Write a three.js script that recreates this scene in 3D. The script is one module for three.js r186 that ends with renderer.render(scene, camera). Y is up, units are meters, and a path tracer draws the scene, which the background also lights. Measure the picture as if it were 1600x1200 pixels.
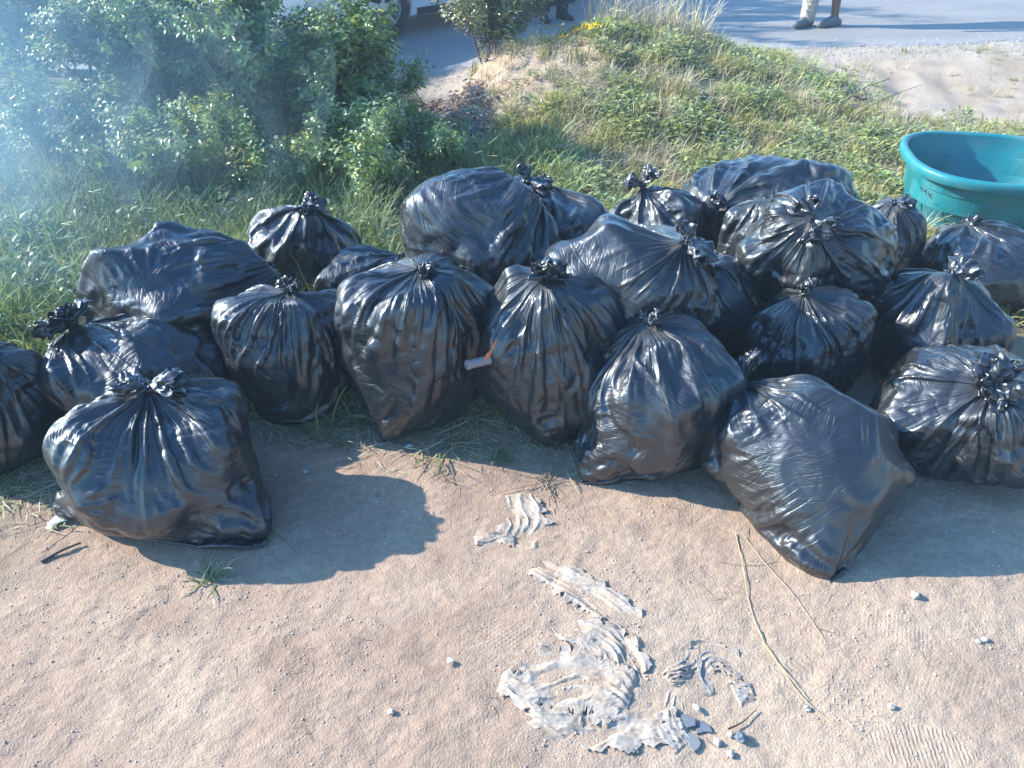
import * as THREE from 'three';
import { Sky } from 'three/addons/objects/Sky.js';
import { mergeGeometries, mergeVertices, toCreasedNormals } from 'three/addons/utils/BufferGeometryUtils.js';
import { MarchingCubes } from 'three/addons/objects/MarchingCubes.js';
import { createNoise2D, createNoise3D } from 'simplex-noise';

// ---------------------------------------------------------------- camera, sky, sun, exposure
const scene = new THREE.Scene();
const PITCH = 35 * Math.PI / 180, EYE = 1.6, FOC = 1203;               // focal length in pixels of the 1600 x 1200 photograph
const camera = new THREE.PerspectiveCamera(2 * Math.atan(600 / FOC) * 180 / Math.PI, 4 / 3, 0.05, 400);
camera.position.set(0, EYE, 0);
camera.rotation.x = -PITCH;
camera.updateMatrixWorld();

const SUN_EL = 28 * Math.PI / 180, SUN_AZ = new THREE.Vector2(-0.945, -0.33).normalize();
const sunDir = new THREE.Vector3(SUN_AZ.x * Math.cos(SUN_EL), Math.sin(SUN_EL), SUN_AZ.y * Math.cos(SUN_EL));
const sky = new Sky();
sky.name = 'sky'; sky.userData = { kind: 'structure', label: 'clear blue morning sky', category: 'sky' };
sky.scale.setScalar(300);
Object.assign(sky.material.uniforms.turbidity, { value: 4 });
Object.assign(sky.material.uniforms.rayleigh, { value: 1.9 });
Object.assign(sky.material.uniforms.mieCoefficient, { value: 0.004 });
sky.material.uniforms.sunPosition.value.copy(sunDir);
if (sky.material.uniforms.cloudCoverage) sky.material.uniforms.cloudCoverage.value = 0.0;
scene.add(sky);
scene.environmentIntensity = 0.3;
const sun = new THREE.DirectionalLight(new THREE.Color(1, 0.94, 0.84), 4.8);
sun.position.copy(sunDir).multiplyScalar(40);
sun.castShadow = true; sun.shadow.mapSize.set(4096, 4096);
Object.assign(sun.shadow.camera, { left: -14, right: 14, top: 14, bottom: -14, near: 1, far: 120 });
sun.target.position.set(0, 0, -4);
scene.add(sun, sun.target);
const renderer = new THREE.WebGLRenderer({ antialias: true });
renderer.toneMapping = THREE.LinearToneMapping;
renderer.toneMappingExposure = 2.32;
renderer.shadowMap.enabled = true;

scene.fog = new THREE.FogExp2(new THREE.Color(0.68, 0.84, 1.0), 0.006);                    // thin blue smoke in the air

// ---------------------------------------------------------------- small helpers
function rng(seed) { let s = seed >>> 0; return () => { s = (s + 0x6d2b79f5) | 0; let t = Math.imul(s ^ (s >>> 15), 1 | s); t = (t + Math.imul(t ^ (t >>> 7), 61 | t)) ^ t; return ((t ^ (t >>> 14)) >>> 0) / 4294967296; }; }
const n2 = createNoise2D(rng(11)), n3 = createNoise3D(rng(12));
const V = (x, y, z) => new THREE.Vector3(x, y, z);
const clamp = (x, a = 0, b = 1) => Math.min(b, Math.max(a, x));
const lerp = (a, b, t) => a + (b - a) * t;
const sstep = (a, b, x) => { const t = clamp((x - a) / (b - a)); return t * t * (3 - 2 * t); };
const fbm = (x, y, o = 4) => { let s = 0, a = 1, t = 0; for (let i = 0; i < o; i++) { s += a * n2(x, y); t += a; a *= 0.5; x = x * 2.03 + 17.1; y = y * 2.03 - 9.7; } return s / t; };
const CP = Math.cos(PITCH), SP = Math.sin(PITCH);
function rayDir(u, v) { const x = (u - 800) / FOC, y = (600 - v) / FOC; return V(x, -SP + y * CP, -CP - y * SP); }
const atZ = (u, v, z) => { const d = rayDir(u, v), t = z / d.z; return V(d.x * t, EYE + d.y * t, z); };      // the point of that world z seen at a pixel
const names = new Map();
function numbered(n) { const k = names.get(n) || 0; names.set(n, k + 1); return k ? n + '_' + String(k).padStart(3, '0') : n; }
function tag(o, label, category, group, kind) { if (label) o.userData.label = label; if (category) o.userData.category = category; if (group) o.userData.group = group; if (kind) o.userData.kind = kind; return o; }
function mesh(name, geo, mat, parent) { const m = new THREE.Mesh(geo, mat); m.name = parent === scene ? numbered(name) : name; m.castShadow = m.receiveShadow = true; parent.add(m); return m; }
function thing(name, label, category, pos, group) { const g = new THREE.Group(); g.name = numbered(name); g.position.copy(pos || V(0, 0, 0)); tag(g, label, category, group); scene.add(g); return g; }
function tex(w, h, fn, srgb) { const d = new Uint8Array(w * h * 4); for (let y = 0; y < h; y++) for (let x = 0; x < w; x++) { const c = fn(x / w, y / h, x, y), i = (y * w + x) * 4; if (typeof c === 'number') { d[i] = d[i + 1] = d[i + 2] = clamp(c) * 255; } else { d[i] = clamp(c[0]) * 255; d[i + 1] = clamp(c[1]) * 255; d[i + 2] = clamp(c[2]) * 255; } d[i + 3] = 255; } const t = new THREE.DataTexture(d, w, h); t.wrapS = t.wrapT = THREE.RepeatWrapping; t.magFilter = THREE.LinearFilter; t.minFilter = THREE.LinearMipmapLinearFilter; if (srgb) t.colorSpace = THREE.SRGBColorSpace; t.needsUpdate = true; return t; }
const per = (x, y, fx, fy, s) => { const a = x * 6.2832, b = y * 6.2832; return n3(Math.cos(a) * fx / 6.28 + s, Math.sin(a) * fx / 6.28 - s, Math.cos(b) * fy / 6.28 + 2 * s) * 0.5 + n3(Math.sin(b) * fy / 6.28 - s, Math.cos(a) * fx / 6.28, Math.sin(a) * fx / 6.28 + 3 * s) * 0.5; };
const ground = (u, v, y = 0.012) => { const d = rayDir(u, v), t = (y - EYE) / d.y; return V(0, EYE, 0).addScaledVector(d, t); };
// ---------------------------------------------------------------- terrain
const ditchX = (z) => lerp(-0.48, -0.95, clamp((-z - 5.26) / 3.9));
function H(x, z) {
  const far = sstep(-5.4, -7.3, z);
  let y = 0.014 * n2(x * 0.8, z * 0.8) * (1 - far) + 0.045 * (x - 0.6) * far * clamp(1 - Math.abs(x) / 60);
  const dx = x - ditchX(z);
  const cut = sstep(0.12, 0.62, dx + 0.12 * n2(z * 2.3, 4.2));
  y += 0.40 * Math.exp(-Math.pow((x - 0.72) / (x > 0.72 ? 1.25 : 1.6), 2)) * sstep(-3.9, -6.2, z) * (1 - sstep(-6.5, -7.25, z)) * cut * (1 + 0.22 * fbm(x * 1.9, z * 1.9, 3));
  y -= 0.14 * Math.exp(-Math.pow(dx / 0.36, 2)) * sstep(-4.5, -5.6, z) * (1 - sstep(-7.4, -8.6, z));
  y += 0.22 * sstep(-0.45, -1.3, dx) * sstep(-3.6, -4.8, z) * (1 - sstep(-6.6, -7.6, z));
  return y;
}
const rough = (x, z) => (1 - sstep(-6.8, -7.4, z)) * (0.0045 * fbm(x * 6, z * 6, 3) + 0.0012 * n2(x * 24, z * 24) + 0.0010 * n2(x * 52, z * 52) + (z > -3.3 ? 0.0008 * n2(x * 105, z * 105) : 0) + 0.03 * sstep(-4, -5, z) * fbm(x * 2.6, z * 2.6, 3));
const HH = (x, z) => H(x, z) + rough(x, z);
function onGround(u, v, lift = 0) { const d = rayDir(u, v); let t = 0.5, p = t; for (; t < 40; t += 0.05) { if (EYE + d.y * t < HH(d.x * t, d.z * t) + lift) break; p = t; } let a = p, b = t; for (let i = 0; i < 14; i++) { const m = (a + b) / 2; if (EYE + d.y * m < HH(d.x * m, d.z * m) + lift) b = m; else a = m; } return V(d.x * b, EYE + d.y * b, d.z * b); }

const line = (dense0, dense1, step, end0, end1, grow) => { const a = []; for (let x = dense0; x <= dense1; x += step) a.push(x); let s = step; for (let x = dense1; x < end1;) { s = Math.min(s * grow, 12); x += s; a.push(x); } s = step; for (let x = dense0; x > end0;) { s = Math.min(s * grow, 12); x -= s; a.unshift(x); } return a; };
const GX = line(-1.9, 2.0, 0.0115, -140, 140, 1.045), GZ = line(-2.35, -0.72, 0.0095, -160, 40, 1.035);
const dirtAmount = (x, z) => {                                          // 1 bare soil, 0 vegetated ground
  let b = sstep(-2.5, -1.9, z + 0.25 * fbm(x * 1.3, z * 1.3, 3));
  const l = sstep(-1.55, -1.15, x + 0.35 * (z + 1.7) + 0.18 * fbm(x * 2, z * 2, 3)); b *= z < -1.25 ? Math.max(l, sstep(-1.45, -1.3, z)) : 1;
  b = Math.max(b, sstep(2.2, 2.9, x - 0.25 * (z + 5.9)) * sstep(-4.9, -5.7, z));
  const dx = x - ditchX(z); b = Math.max(b, (1 - sstep(0.3, 0.45, Math.abs(dx))) * sstep(-5.0, -5.5, z));
  return Math.max(b, sstep(-6.9, -7.3, z));
};
const mixc = (a, b, t) => [lerp(a[0], b[0], t), lerp(a[1], b[1], t), lerp(a[2], b[2], t)];
{
  const nx = GX.length, nz = GZ.length, pos = new Float32Array(nx * nz * 3), col = new Float32Array(nx * nz * 3), uv = new Float32Array(nx * nz * 2), ix = [];
  for (let k = 0; k < nz; k++) for (let i = 0; i < nx; i++) {
    const n = k * nx + i, x = GX[i], z = GZ[k];
    pos[n * 3] = x; pos[n * 3 + 1] = HH(x, z); pos[n * 3 + 2] = z;
    uv[n * 2] = (x + 1.35) / 2.7; uv[n * 2 + 1] = (-z - 0.55) / 2.7;
    const f = fbm(x * 1.1 + 5, z * 1.1, 4), g = fbm(x * 5, z * 5 + 9, 3);
    let c = mixc([0.40, 0.268, 0.185], [0.50, 0.36, 0.25], clamp(0.12 + 0.8 * f + 0.3 * g + 0.72 * sstep(-0.5, 0.6, x)));
    const red = sstep(0.1, 0.55, fbm(x * 1.7 - 3, z * 1.7 + 2, 3)) * sstep(0.4, -0.6, x); c = mixc(c, [0.31, 0.195, 0.135], 0.7 * red);
    const d = dirtAmount(x, z); c = mixc(mixc([0.32, 0.25, 0.155], [0.20, 0.165, 0.09], clamp(0.5 + f)), c, d);
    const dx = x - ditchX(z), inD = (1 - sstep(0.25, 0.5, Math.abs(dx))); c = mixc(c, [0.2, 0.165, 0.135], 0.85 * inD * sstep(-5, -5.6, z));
    const face = sstep(0.1, 0.3, dx) * (1 - sstep(0.95, 1.35, dx + 0.25 * f)) * sstep(-4.9, -5.6, z) * (1 - sstep(-6.7, -7.1, z)); c = mixc(c, [0.46, 0.34, 0.25], 0.85 * face);
    c = mixc(c, [0.45, 0.375, 0.29], sstep(-6.6, -7.1, z) * 0.8); if (x > 1.8) { const q = clamp(0.5 + 1.4 * fbm(x * 2.2, z * 3 + 40, 4)); c = mixc(c, mixc([0.34, 0.27, 0.18], [0.58, 0.47, 0.36], q), 0.6 * d * sstep(-4.8, -5.4, z)); }
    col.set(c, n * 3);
  }
  for (let k = 0; k < nz - 1; k++) for (let i = 0; i < nx - 1; i++) { const a = k * nx + i, b = a + 1, c = a + nx, d = c + 1; ix.push(a, c, b, b, c, d); }
  const g = new THREE.BufferGeometry(); g.setAttribute('position', new THREE.BufferAttribute(pos, 3)); g.setAttribute('color', new THREE.BufferAttribute(col, 3)); g.setAttribute('uv', new THREE.BufferAttribute(uv, 2)); g.setIndex(ix); g.computeVertexNormals();
  // relief of the soil: grains, crumbs and the shoe prints left in it
  const prints = [];
  const print = (u, v, ang, L, W, kind, depth = 1) => { const p = ground(u, v, 0); prints.push({ x: p.x, z: p.z, c: Math.cos(ang), s: Math.sin(ang), L, W, kind, depth }); };
  print(1345, 1098, 0.25, 0.15, 0.115, 'block', 1.1); print(1440, 1165, 0.12, 0.22, 0.10, 'bar', 0.8); print(1475, 1062, 0.1, 0.28, 0.10, 'dot', 0.45); print(1240, 1058, -0.3, 0.14, 0.09, 'wave', 0.6);
  print(800, 998, 0.35, 0.15, 0.09, 'dot', 0.7); print(1082, 938, 1.2, 0.14, 0.08, 'dot', 0.35); print(1405, 985, 0.4, 0.2, 0.09, 'bar', 0.3); print(445, 1065, 0.5, 0.09, 0.07, 'ring', 0.35); print(1330, 1010, 0.6, 0.12, 0.07, 'wave', 0.4);
  const N = 2048, Hm = new Float32Array(N * N), sc = 2.7 / N, Rg = rng(77);
  const small = new Float32Array(256 * 256), mid = new Float32Array(256 * 256); for (let i = 0; i < 65536; i++) { small[i] = Rg(); mid[i] = Rg(); }
  const vn = (T, x, y) => { const i = Math.floor(x), j = Math.floor(y), a = x - i, b = y - j, q = (m, n) => T[((n & 255) << 8) | (m & 255)]; const A = a * a * (3 - 2 * a), B = b * b * (3 - 2 * b); return lerp(lerp(q(i, j), q(i + 1, j), A), lerp(q(i, j + 1), q(i + 1, j + 1), A), B); };
  for (let y = 0; y < N; y++) for (let x = 0; x < N; x++) { const a = vn(small, x / 2, y / 2), b = vn(mid, x / 8, y / 8), c = vn(small, x / 16 + 7, y / 16), e = vn(mid, x / 64, y / 64 + 3), cr = Math.pow(vn(mid, x / 4 + 40, y / 4), 3); Hm[y * N + x] = 0.36 + 0.15 * a + 0.06 * b * (0.4 + e) + 0.07 * c + 0.10 * cr * e; }
  const blob = (px, py, r, h) => { for (let y = -r; y <= r; y++) for (let x = -r; x <= r; x++) { const q = 1 - (x * x + y * y) / (r * r); if (q > 0) { const n = ((py + y + N) % N) * N + (px + x + N) % N; Hm[n] = Math.max(Hm[n], 0.42 + h * Math.sqrt(q)); } } };
  for (let k = 0; k < 52000; k++) { const r = 1.1 + 3.6 * Math.pow(Rg(), 6); blob(Math.floor(Rg() * N), Math.floor(Rg() * N), r, 0.055 * r * (0.5 + 1.0 * Rg())); }
  for (const p of prints) for (let b = -150; b <= 150; b++) for (let a = -150; a <= 150; a++) {
    const X = Math.round((p.x + 1.35) / sc) + a, Y = Math.round((-p.z - 0.55) / sc) + b; if (X < 0 || Y < 0 || X >= N || Y >= N) continue;
    const wx = a * sc, wz = -b * sc, lx = (wx * p.c + wz * p.s) / p.L * 2, ly = (-wx * p.s + wz * p.c) / p.W * 2, q = Math.pow(Math.abs(lx), 3) + Math.pow(Math.abs(ly), 2.4) * (1 + 0.25 * lx) + 0.35 * n2(wx * 34 + p.x * 7, wz * 34);
    if (q > 1.35) continue; const m = 1 - sstep(0.75, 1.0, q), n = Y * N + X, mx = lx * p.L / 2, my = ly * p.W / 2, wob = 0.0015 * n2(mx * 60, my * 60 + p.x * 9);
    let t = 0; if (p.kind === 'bar') t = Math.sin((mx + wob) * 650) > 0.1 ? 1 : 0; else if (p.kind === 'dot') { t = Math.cos((mx + my * 0.6) * 520) + Math.cos((my - mx * 0.2) * 560) > 0.7 ? 1 : 0; } else if (p.kind === 'wave') t = Math.sin((mx + 0.006 * Math.sin(my * 150) + wob) * 420) > 0.2 ? 1 : 0; else if (p.kind === 'ring') t = Math.sin(Math.hypot(mx, my) * 520) > 0.3 ? 1 : 0;
    else { const r = Math.floor((my + 0.2 + 0.18 * mx) / 0.0135), f = ((my + 0.2 + 0.18 * mx) / 0.0135) % 1, g2 = (((mx + 0.3) / 0.03 + r * 0.5) % 1); t = f < 0.24 || g2 < 0.14 ? 1 : 0; }
    const wear = clamp(0.9 + 0.9 * n2(p.x * 40 + mx * 28, my * 28));
    Hm[n] = lerp(Hm[n], 0.36 + 0.26 * t * wear + 0.2 * (Hm[n] - 0.4), m * 0.6 * Math.min(1, p.depth)) - 0.04 * m * p.depth + 0.035 * sstep(0.85, 1.0, q) * (1 - sstep(1.0, 1.35, q)) * p.depth;
  }
  const relief = tex(N, N, (x, y, i, j) => Hm[j * N + i]);
  const grain = tex(1024, 1024, (x, y, i, j) => { const h = Hm[(j * 2) * N + i * 2], a = vn(small, i / 1.5, j / 1.5), b = vn(mid, i / 5, j / 5), s = small[(j * 1024 + i * 7) & 65535] > 0.985 ? 0.10 : small[(j * 1024 + i * 3 + 5) & 65535] > 0.985 ? -0.14 : 0; const k = 0.80 + 0.14 * (a - 0.5) + 0.18 * (b - 0.5) + 0.25 * (h - 0.45) + s; return [k, k * 0.995, k * 0.985]; });
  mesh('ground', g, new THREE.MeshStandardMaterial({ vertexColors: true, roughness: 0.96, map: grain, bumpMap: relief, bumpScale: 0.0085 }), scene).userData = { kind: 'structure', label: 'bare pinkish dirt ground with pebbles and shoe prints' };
}
// the road: a weathered asphalt sheet with a frayed edge
{
  const p = [], ix = [], uv = [], cols = [], nx = 240, nz = 40, edge = (x) => -7.55 + 0.05 * x + 0.09 * fbm(x * 1.2, 3, 4) + 0.03 * n2(x * 9, 1), X = (i) => Math.sign(i / nx - 0.5) * (Math.pow(Math.abs(i / nx - 0.5) * 2, 2.4) * 60 + Math.abs(i / nx - 0.5) * 2 * 8);
  for (let k = 0; k <= nz; k++) for (let i = 0; i <= nx; i++) { const x = X(i), z = k === 0 ? edge(x) : lerp(edge(x), -14.2 + 0.05 * x, Math.pow(k / nz, 1.3)); p.push(x, H(x, z) + (k === 0 ? -0.02 : 0.014), z); uv.push(x / 1.3, z / 1.3); const c = 0.33 + 0.05 * fbm(x * 0.6, z * 1.6, 3) + 0.05 * (1 - sstep(0, 0.5, edge(x) - z)); cols.push(c, c * 0.96, c * 0.9); }
  for (let k = 0; k < nz; k++) for (let i = 0; i < nx; i++) { const a = k * (nx + 1) + i, b = a + 1, c = a + nx + 1, d = c + 1; ix.push(a, b, c, b, d, c); }
  const g = new THREE.BufferGeometry(); g.setAttribute('position', new THREE.Float32BufferAttribute(p, 3)); g.setAttribute('uv', new THREE.Float32BufferAttribute(uv, 2)); g.setAttribute('color', new THREE.Float32BufferAttribute(cols, 3)); g.setIndex(ix); g.computeVertexNormals();
  const nr = g.attributes.normal; if (nr.getY(5000) < 0) { const q = g.index.array; for (let i = 0; i < q.length; i += 3) { const t = q[i]; q[i] = q[i + 1]; q[i + 1] = t; } g.computeVertexNormals(); }
  const Rr = rng(5), sp = new Float32Array(65536); for (let i = 0; i < 65536; i++) sp[i] = Rr();
  const agg = tex(512, 512, (x, y, i, j) => 0.6 + 0.5 * sp[((j >> 1) * 256 + (i >> 1)) & 65535] * sp[(j * 512 + i) & 65535]);
  mesh('road', g, new THREE.MeshStandardMaterial({ vertexColors: true, map: agg, bumpMap: agg, bumpScale: 0.004, roughness: 0.85 }), scene).userData = { kind: 'structure', label: 'weathered grey asphalt road behind the grassy mound' };
}

// ---------------------------------------------------------------- leaves, grass and shrubs
const leafy = (o) => new THREE.MeshPhysicalMaterial({ color: 0xffffff, vertexColors: true, side: THREE.DoubleSide, roughness: 0.9, transmission: 0.45, thickness: 0, clearcoat: 0.35, clearcoatRoughness: 0.35, ...o });
const grassMat = leafy({ clearcoat: 0.25, clearcoatRoughness: 0.45 }), leafMat = leafy({ clearcoat: 1, clearcoatRoughness: 0.24 }), dryMat = leafy({ clearcoat: 0.1, transmission: 0.25 });
const barkMat = new THREE.MeshStandardMaterial({ color: new THREE.Color().setRGB(0.14, 0.10, 0.07), roughness: 0.9 });
const geoOf = (p, ix, c) => { const g = new THREE.BufferGeometry(); g.setAttribute('position', new THREE.Float32BufferAttribute(p, 3)); if (c) g.setAttribute('color', new THREE.Float32BufferAttribute(c, 3)); g.setIndex(ix); g.computeVertexNormals(); return g; };
function blade(A, R, len, w, az, lean, droop, base, tip, o = V(0, 0, 0)) {       // one tapering bent blade
  const n = 4, s0 = A.p.length / 3, d = V(Math.cos(az), 0, Math.sin(az)), sd = V(-d.z, 0, d.x); let x = 0, y = 0, a = lean;
  for (let i = 0; i <= n; i++) {
    const t = i / n, ww = w * (t < 0.15 ? 0.75 : 1) * (1 - Math.pow(t, 1.8)) * 0.5 + 0.0002, k = Math.sin(t * 9 + az) * w * 0.3;
    A.p.push(o.x + d.x * x + sd.x * (ww + k), o.y + y, o.z + d.z * x + sd.z * (ww + k), o.x + d.x * x - sd.x * (ww - k), o.y + y + w * 0.2, o.z + d.z * x - sd.z * (ww - k));
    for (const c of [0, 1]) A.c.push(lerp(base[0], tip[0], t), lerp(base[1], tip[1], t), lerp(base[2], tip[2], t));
    if (i < n) { const q = s0 + i * 2; A.i.push(q, q + 1, q + 2, q + 1, q + 3, q + 2); }
    x += Math.sin(a) * len / n; y += Math.cos(a) * len / n; a += droop / n * (0.6 + 0.9 * t);
  }
}
function leaf(A, at, dir, up, len, w, c, fold = 0.35) {                          // one pointed oval leaf, folded along its midrib
  const s = dir.clone().cross(up).normalize(), n = s.clone().cross(dir).normalize(), q = A.p.length / 3, P = (t, x, h) => { const r = at.clone().addScaledVector(dir, t * len).addScaledVector(s, x * w).addScaledVector(n, h * w); A.p.push(r.x, r.y, r.z); };
  P(0, 0, 0); P(0.3, -0.46, fold * 0.45); P(0.32, 0, 0); P(0.3, 0.46, fold * 0.45); P(0.68, -0.38, fold * 0.3 - 0.08); P(0.7, 0, -0.1); P(0.68, 0.38, fold * 0.3 - 0.08); P(1, 0, -0.3);
  for (let i = 0; i < 8; i++) A.c.push(c[0], c[1], c[2]);
  A.i.push(q, q + 1, q + 2, q, q + 2, q + 3, q + 1, q + 4, q + 2, q + 2, q + 4, q + 5, q + 2, q + 5, q + 6, q + 2, q + 6, q + 3, q + 4, q + 7, q + 5, q + 5, q + 7, q + 6);
}
const acc = () => ({ p: [], c: [], i: [] });
const done = (A) => geoOf(A.p, A.i, A.c);
function tuft(seed, n, l0, l1, w, spread, cb, ct, lean = 0.5, droop = 1.2) { const R = rng(seed), A = acc(); for (let i = 0; i < n; i++) { const b = 0.75 + 0.5 * R(), o = V((R() - 0.5) * spread, 0, (R() - 0.5) * spread); blade(A, R, lerp(l0, l1, R()), w * (0.6 + 0.8 * R()), R() * 6.283, R() * lean, droop * (0.3 + R()), cb.map((x) => x * b), ct.map((x) => x * b), o); } return done(A); }
function weed(seed, n, h, l, c, spread) { const R = rng(seed), A = acc(); for (let i = 0; i < n; i++) { const a = R() * 6.283, r = R() * spread, y = h * (0.15 + R()), b = 0.7 + 0.6 * R(), e = R() * 0.9 - 0.1; leaf(A, V(Math.cos(a) * r, y * (1 - 0.4 * r / spread), Math.sin(a) * r), V(Math.cos(a + R() - 0.5) * Math.cos(e), Math.sin(e), Math.sin(a + R() - 0.5) * Math.cos(e)), V(R() - 0.5, 1, R() - 0.5), l * (0.6 + 0.7 * R()), l * (0.42 + 0.2 * R()), c.map((x) => x * b)); if (i % 4 === 0) blade(A, R, y, 0.002, a, 0.3 * R(), 0.2, c.map((x) => x * 0.7), c); } return done(A); }
const GREEN = [0.07, 0.12, 0.027], LIME = [0.17, 0.22, 0.05], STRAW = [0.46, 0.38, 0.22], PALE = [0.62, 0.54, 0.36], OLIVE = [0.11, 0.13, 0.045];
const tufts = {
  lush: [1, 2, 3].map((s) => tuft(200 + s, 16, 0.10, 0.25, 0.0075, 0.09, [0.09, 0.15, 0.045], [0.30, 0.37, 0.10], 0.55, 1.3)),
  tall: [1, 2].map((s) => tuft(210 + s, 11, 0.2, 0.42, 0.004, 0.08, [0.10, 0.16, 0.04], [0.34, 0.39, 0.14], 0.4, 0.9)),
  short: [1, 2, 3].map((s) => tuft(220 + s, 14, 0.04, 0.12, 0.0068, 0.09, [0.16, 0.16, 0.045], [0.50, 0.47, 0.11], 0.9, 1.2)),
  dry: [1, 2, 3].map((s) => tuft(230 + s, 12, 0.06, 0.17, 0.0042, 0.10, [0.38, 0.30, 0.16], [0.72, 0.61, 0.36], 0.9, 1.0)),
  lying: [1, 2, 3].map((s) => { const R = rng(240 + s), A = acc(); for (let i = 0; i < 12; i++) { const b = 0.7 + 0.6 * R(); blade(A, R, 0.03 + 0.09 * R(), 0.0036 * (0.5 + R()), R() * 6.283, 1.35 + 0.25 * R(), 0.25 * (R() - 0.3), STRAW.map((x) => x * b), PALE.map((x) => x * b * 0.85), V((R() - 0.5) * 0.16, 0.002 + 0.012 * R(), (R() - 0.5) * 0.16)); } return done(A); }),
  weed: [1, 2, 3].map((s) => weed(250 + s, 34, 0.09, 0.04, [0.31, 0.36, 0.07], 0.085)),
  dark: [1, 2].map((s) => weed(260 + s, 30, 0.14, 0.04, [0.11, 0.19, 0.055], 0.09)),
};
const M4 = new THREE.Matrix4(), QQ = new THREE.Quaternion(), EE = new THREE.Euler();
const clear = [[2.5, -3.88, 0.5, 0.46]];                                                              // footprints of the bags and the tub, kept free of grass
function strew(name, label, kinds, mat, spots, R) {                            // one mass of tufts nobody could count
  const g = new THREE.Group(); g.name = numbered(name); tag(g, label, name.replace(/_/g, ' '), null, 'stuff'); scene.add(g);
  const lists = kinds.map(() => []);
  for (const s of spots) lists[Math.floor(R() * kinds.length)].push(s);
  kinds.forEach((geo, k) => { const L = lists[k]; if (!L.length) return; const im = new THREE.InstancedMesh(geo, mat, L.length); im.name = 'tufts'; im.userData.kind = 'stuff'; im.castShadow = im.receiveShadow = true;
    L.forEach((s, i) => { EE.set(s.tx ?? (R() - 0.5) * 0.3, R() * 6.283, s.tz ?? (R() - 0.5) * 0.3); QQ.setFromEuler(EE); M4.compose(V(s.x, s.y, s.z), QQ, V(s.s, s.s * (s.h || 1), s.s)); im.setMatrixAt(i, M4); im.setColorAt(i, s.c); }); g.add(im); });
  return g;
}
const tint = (R, warm = 0) => { const b = 0.75 + 0.5 * R(), w = (R() - 0.5) * 0.3 + warm; return new THREE.Color().setRGB(b * (1 + w), b, b * (1 - w * 0.6)); };
function scatter(R, n, x0, x1, z0, z1, dens, size) { const out = []; for (let i = 0; i < n; i++) { const x = lerp(x0, x1, R()), z = lerp(z0, z1, R()); if (R() > dens(x, z)) continue; if (clear.some((c) => Math.hypot((x - c[0]) / c[2], (z - c[1]) / c[3]) < 1)) continue; out.push({ x, z, y: HH(x, z) - 0.006, s: size * (0.6 + 0.8 * R()), c: tint(R) }); } return out; }
// ---------------------------------------------------------------- garbage bags: a film settled over lumpy contents by relaxing a cloth grid
// fine tension lines and crinkles of the film, as relief; v runs from the knot to the bottom seam
// FILM
const filmRelief = (() => {                                                    // v = 0 at the knot, 1 at the bottom seam: creases are drawn one by one
  const N = 1024, h = new Float32Array(N * N), R = rng(71);
  const crease = (x, y, a, len, w, amp, bend) => {
    const n = Math.ceil(len), q = Math.ceil(w * 2);
    for (let i = 0; i <= n; i++) { const t = i / n, aa = a + bend * (t - 0.5), px = x + Math.sin(aa) * (t - 0.5) * len, py = y + Math.cos(aa) * (t - 0.5) * len, fade = amp * Math.sin(Math.PI * t);
      const sx = Math.cos(aa), sy = -Math.sin(aa); for (let k = -q; k <= q; k++) { const X = Math.round(px + sx * k) & (N - 1), Y = Math.round(py + sy * k); if (Y < 0 || Y >= N) continue; const v = fade * Math.max(0, 1 - Math.abs(k) / (w + 0.5)), j = Y * N + X; if (v > h[j]) h[j] = v; } }
  };
  for (let k = 0; k < 420; k++) { const L = 60 + 330 * Math.pow(R(), 1.6); crease(R() * N, L * 0.42 + 12 * R(), (R() - 0.5) * 0.16, L, 1.6 + 3 * R(), 0.35 + 0.5 * R(), (R() - 0.5) * 0.2); }
  for (let c = 0; c < 30; c++) { const cx = R() * N, cy = (0.3 + 0.6 * R()) * N, a0 = (R() < 0.45 ? 1.57 : 0.8 * (R() < 0.5 ? -1 : 1)) + (R() - 0.5) * 0.7, m = 10 + Math.floor(R() * 16), spread = 60 + 90 * R(), fan = (R() - 0.5) * 1.3, L0 = 90 + 160 * R();
    for (let k = 0; k < m; k++) { const u = k / m - 0.5 + 0.06 * (R() - 0.5); crease(cx + Math.cos(a0) * u * spread * 2 + 30 * (R() - 0.5), cy - Math.sin(a0) * u * spread * 2 + 30 * (R() - 0.5), a0 + fan * u, L0 * (0.5 + 0.8 * R()), 1.4 + 2.6 * R(), 0.25 + 0.6 * R(), (R() - 0.5) * 0.25); } }
  for (let k = 0; k < 260; k++) { const L = 50 + 150 * R(); crease(R() * N, N - L * 0.4, (R() - 0.5) * 0.7, L, 1.5 + 3 * R(), 0.3 + 0.5 * R(), (R() - 0.5) * 0.3); }
  for (let k = 0; k < 700; k++) crease(R() * N, R() * N, R() * 3.14, 15 + 40 * R(), 1.5 + 2.5 * R(), 0.15 + 0.25 * R(), (R() - 0.5) * 0.8);
  return tex(N, N, (x, y, i, j) => 0.05 + h[j * N + i] * 0.9);
})();
const film = { color: new THREE.Color().setRGB(0.011, 0.013, 0.016), roughness: 0.45, ior: 1.65, clearcoat: 0.7, clearcoatRoughness: 0.17 };
const bagMat = new THREE.MeshPhysicalMaterial({ ...film, bumpMap: filmRelief, bumpScale: 0.0024 }), knotMat = new THREE.MeshPhysicalMaterial(film);

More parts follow.
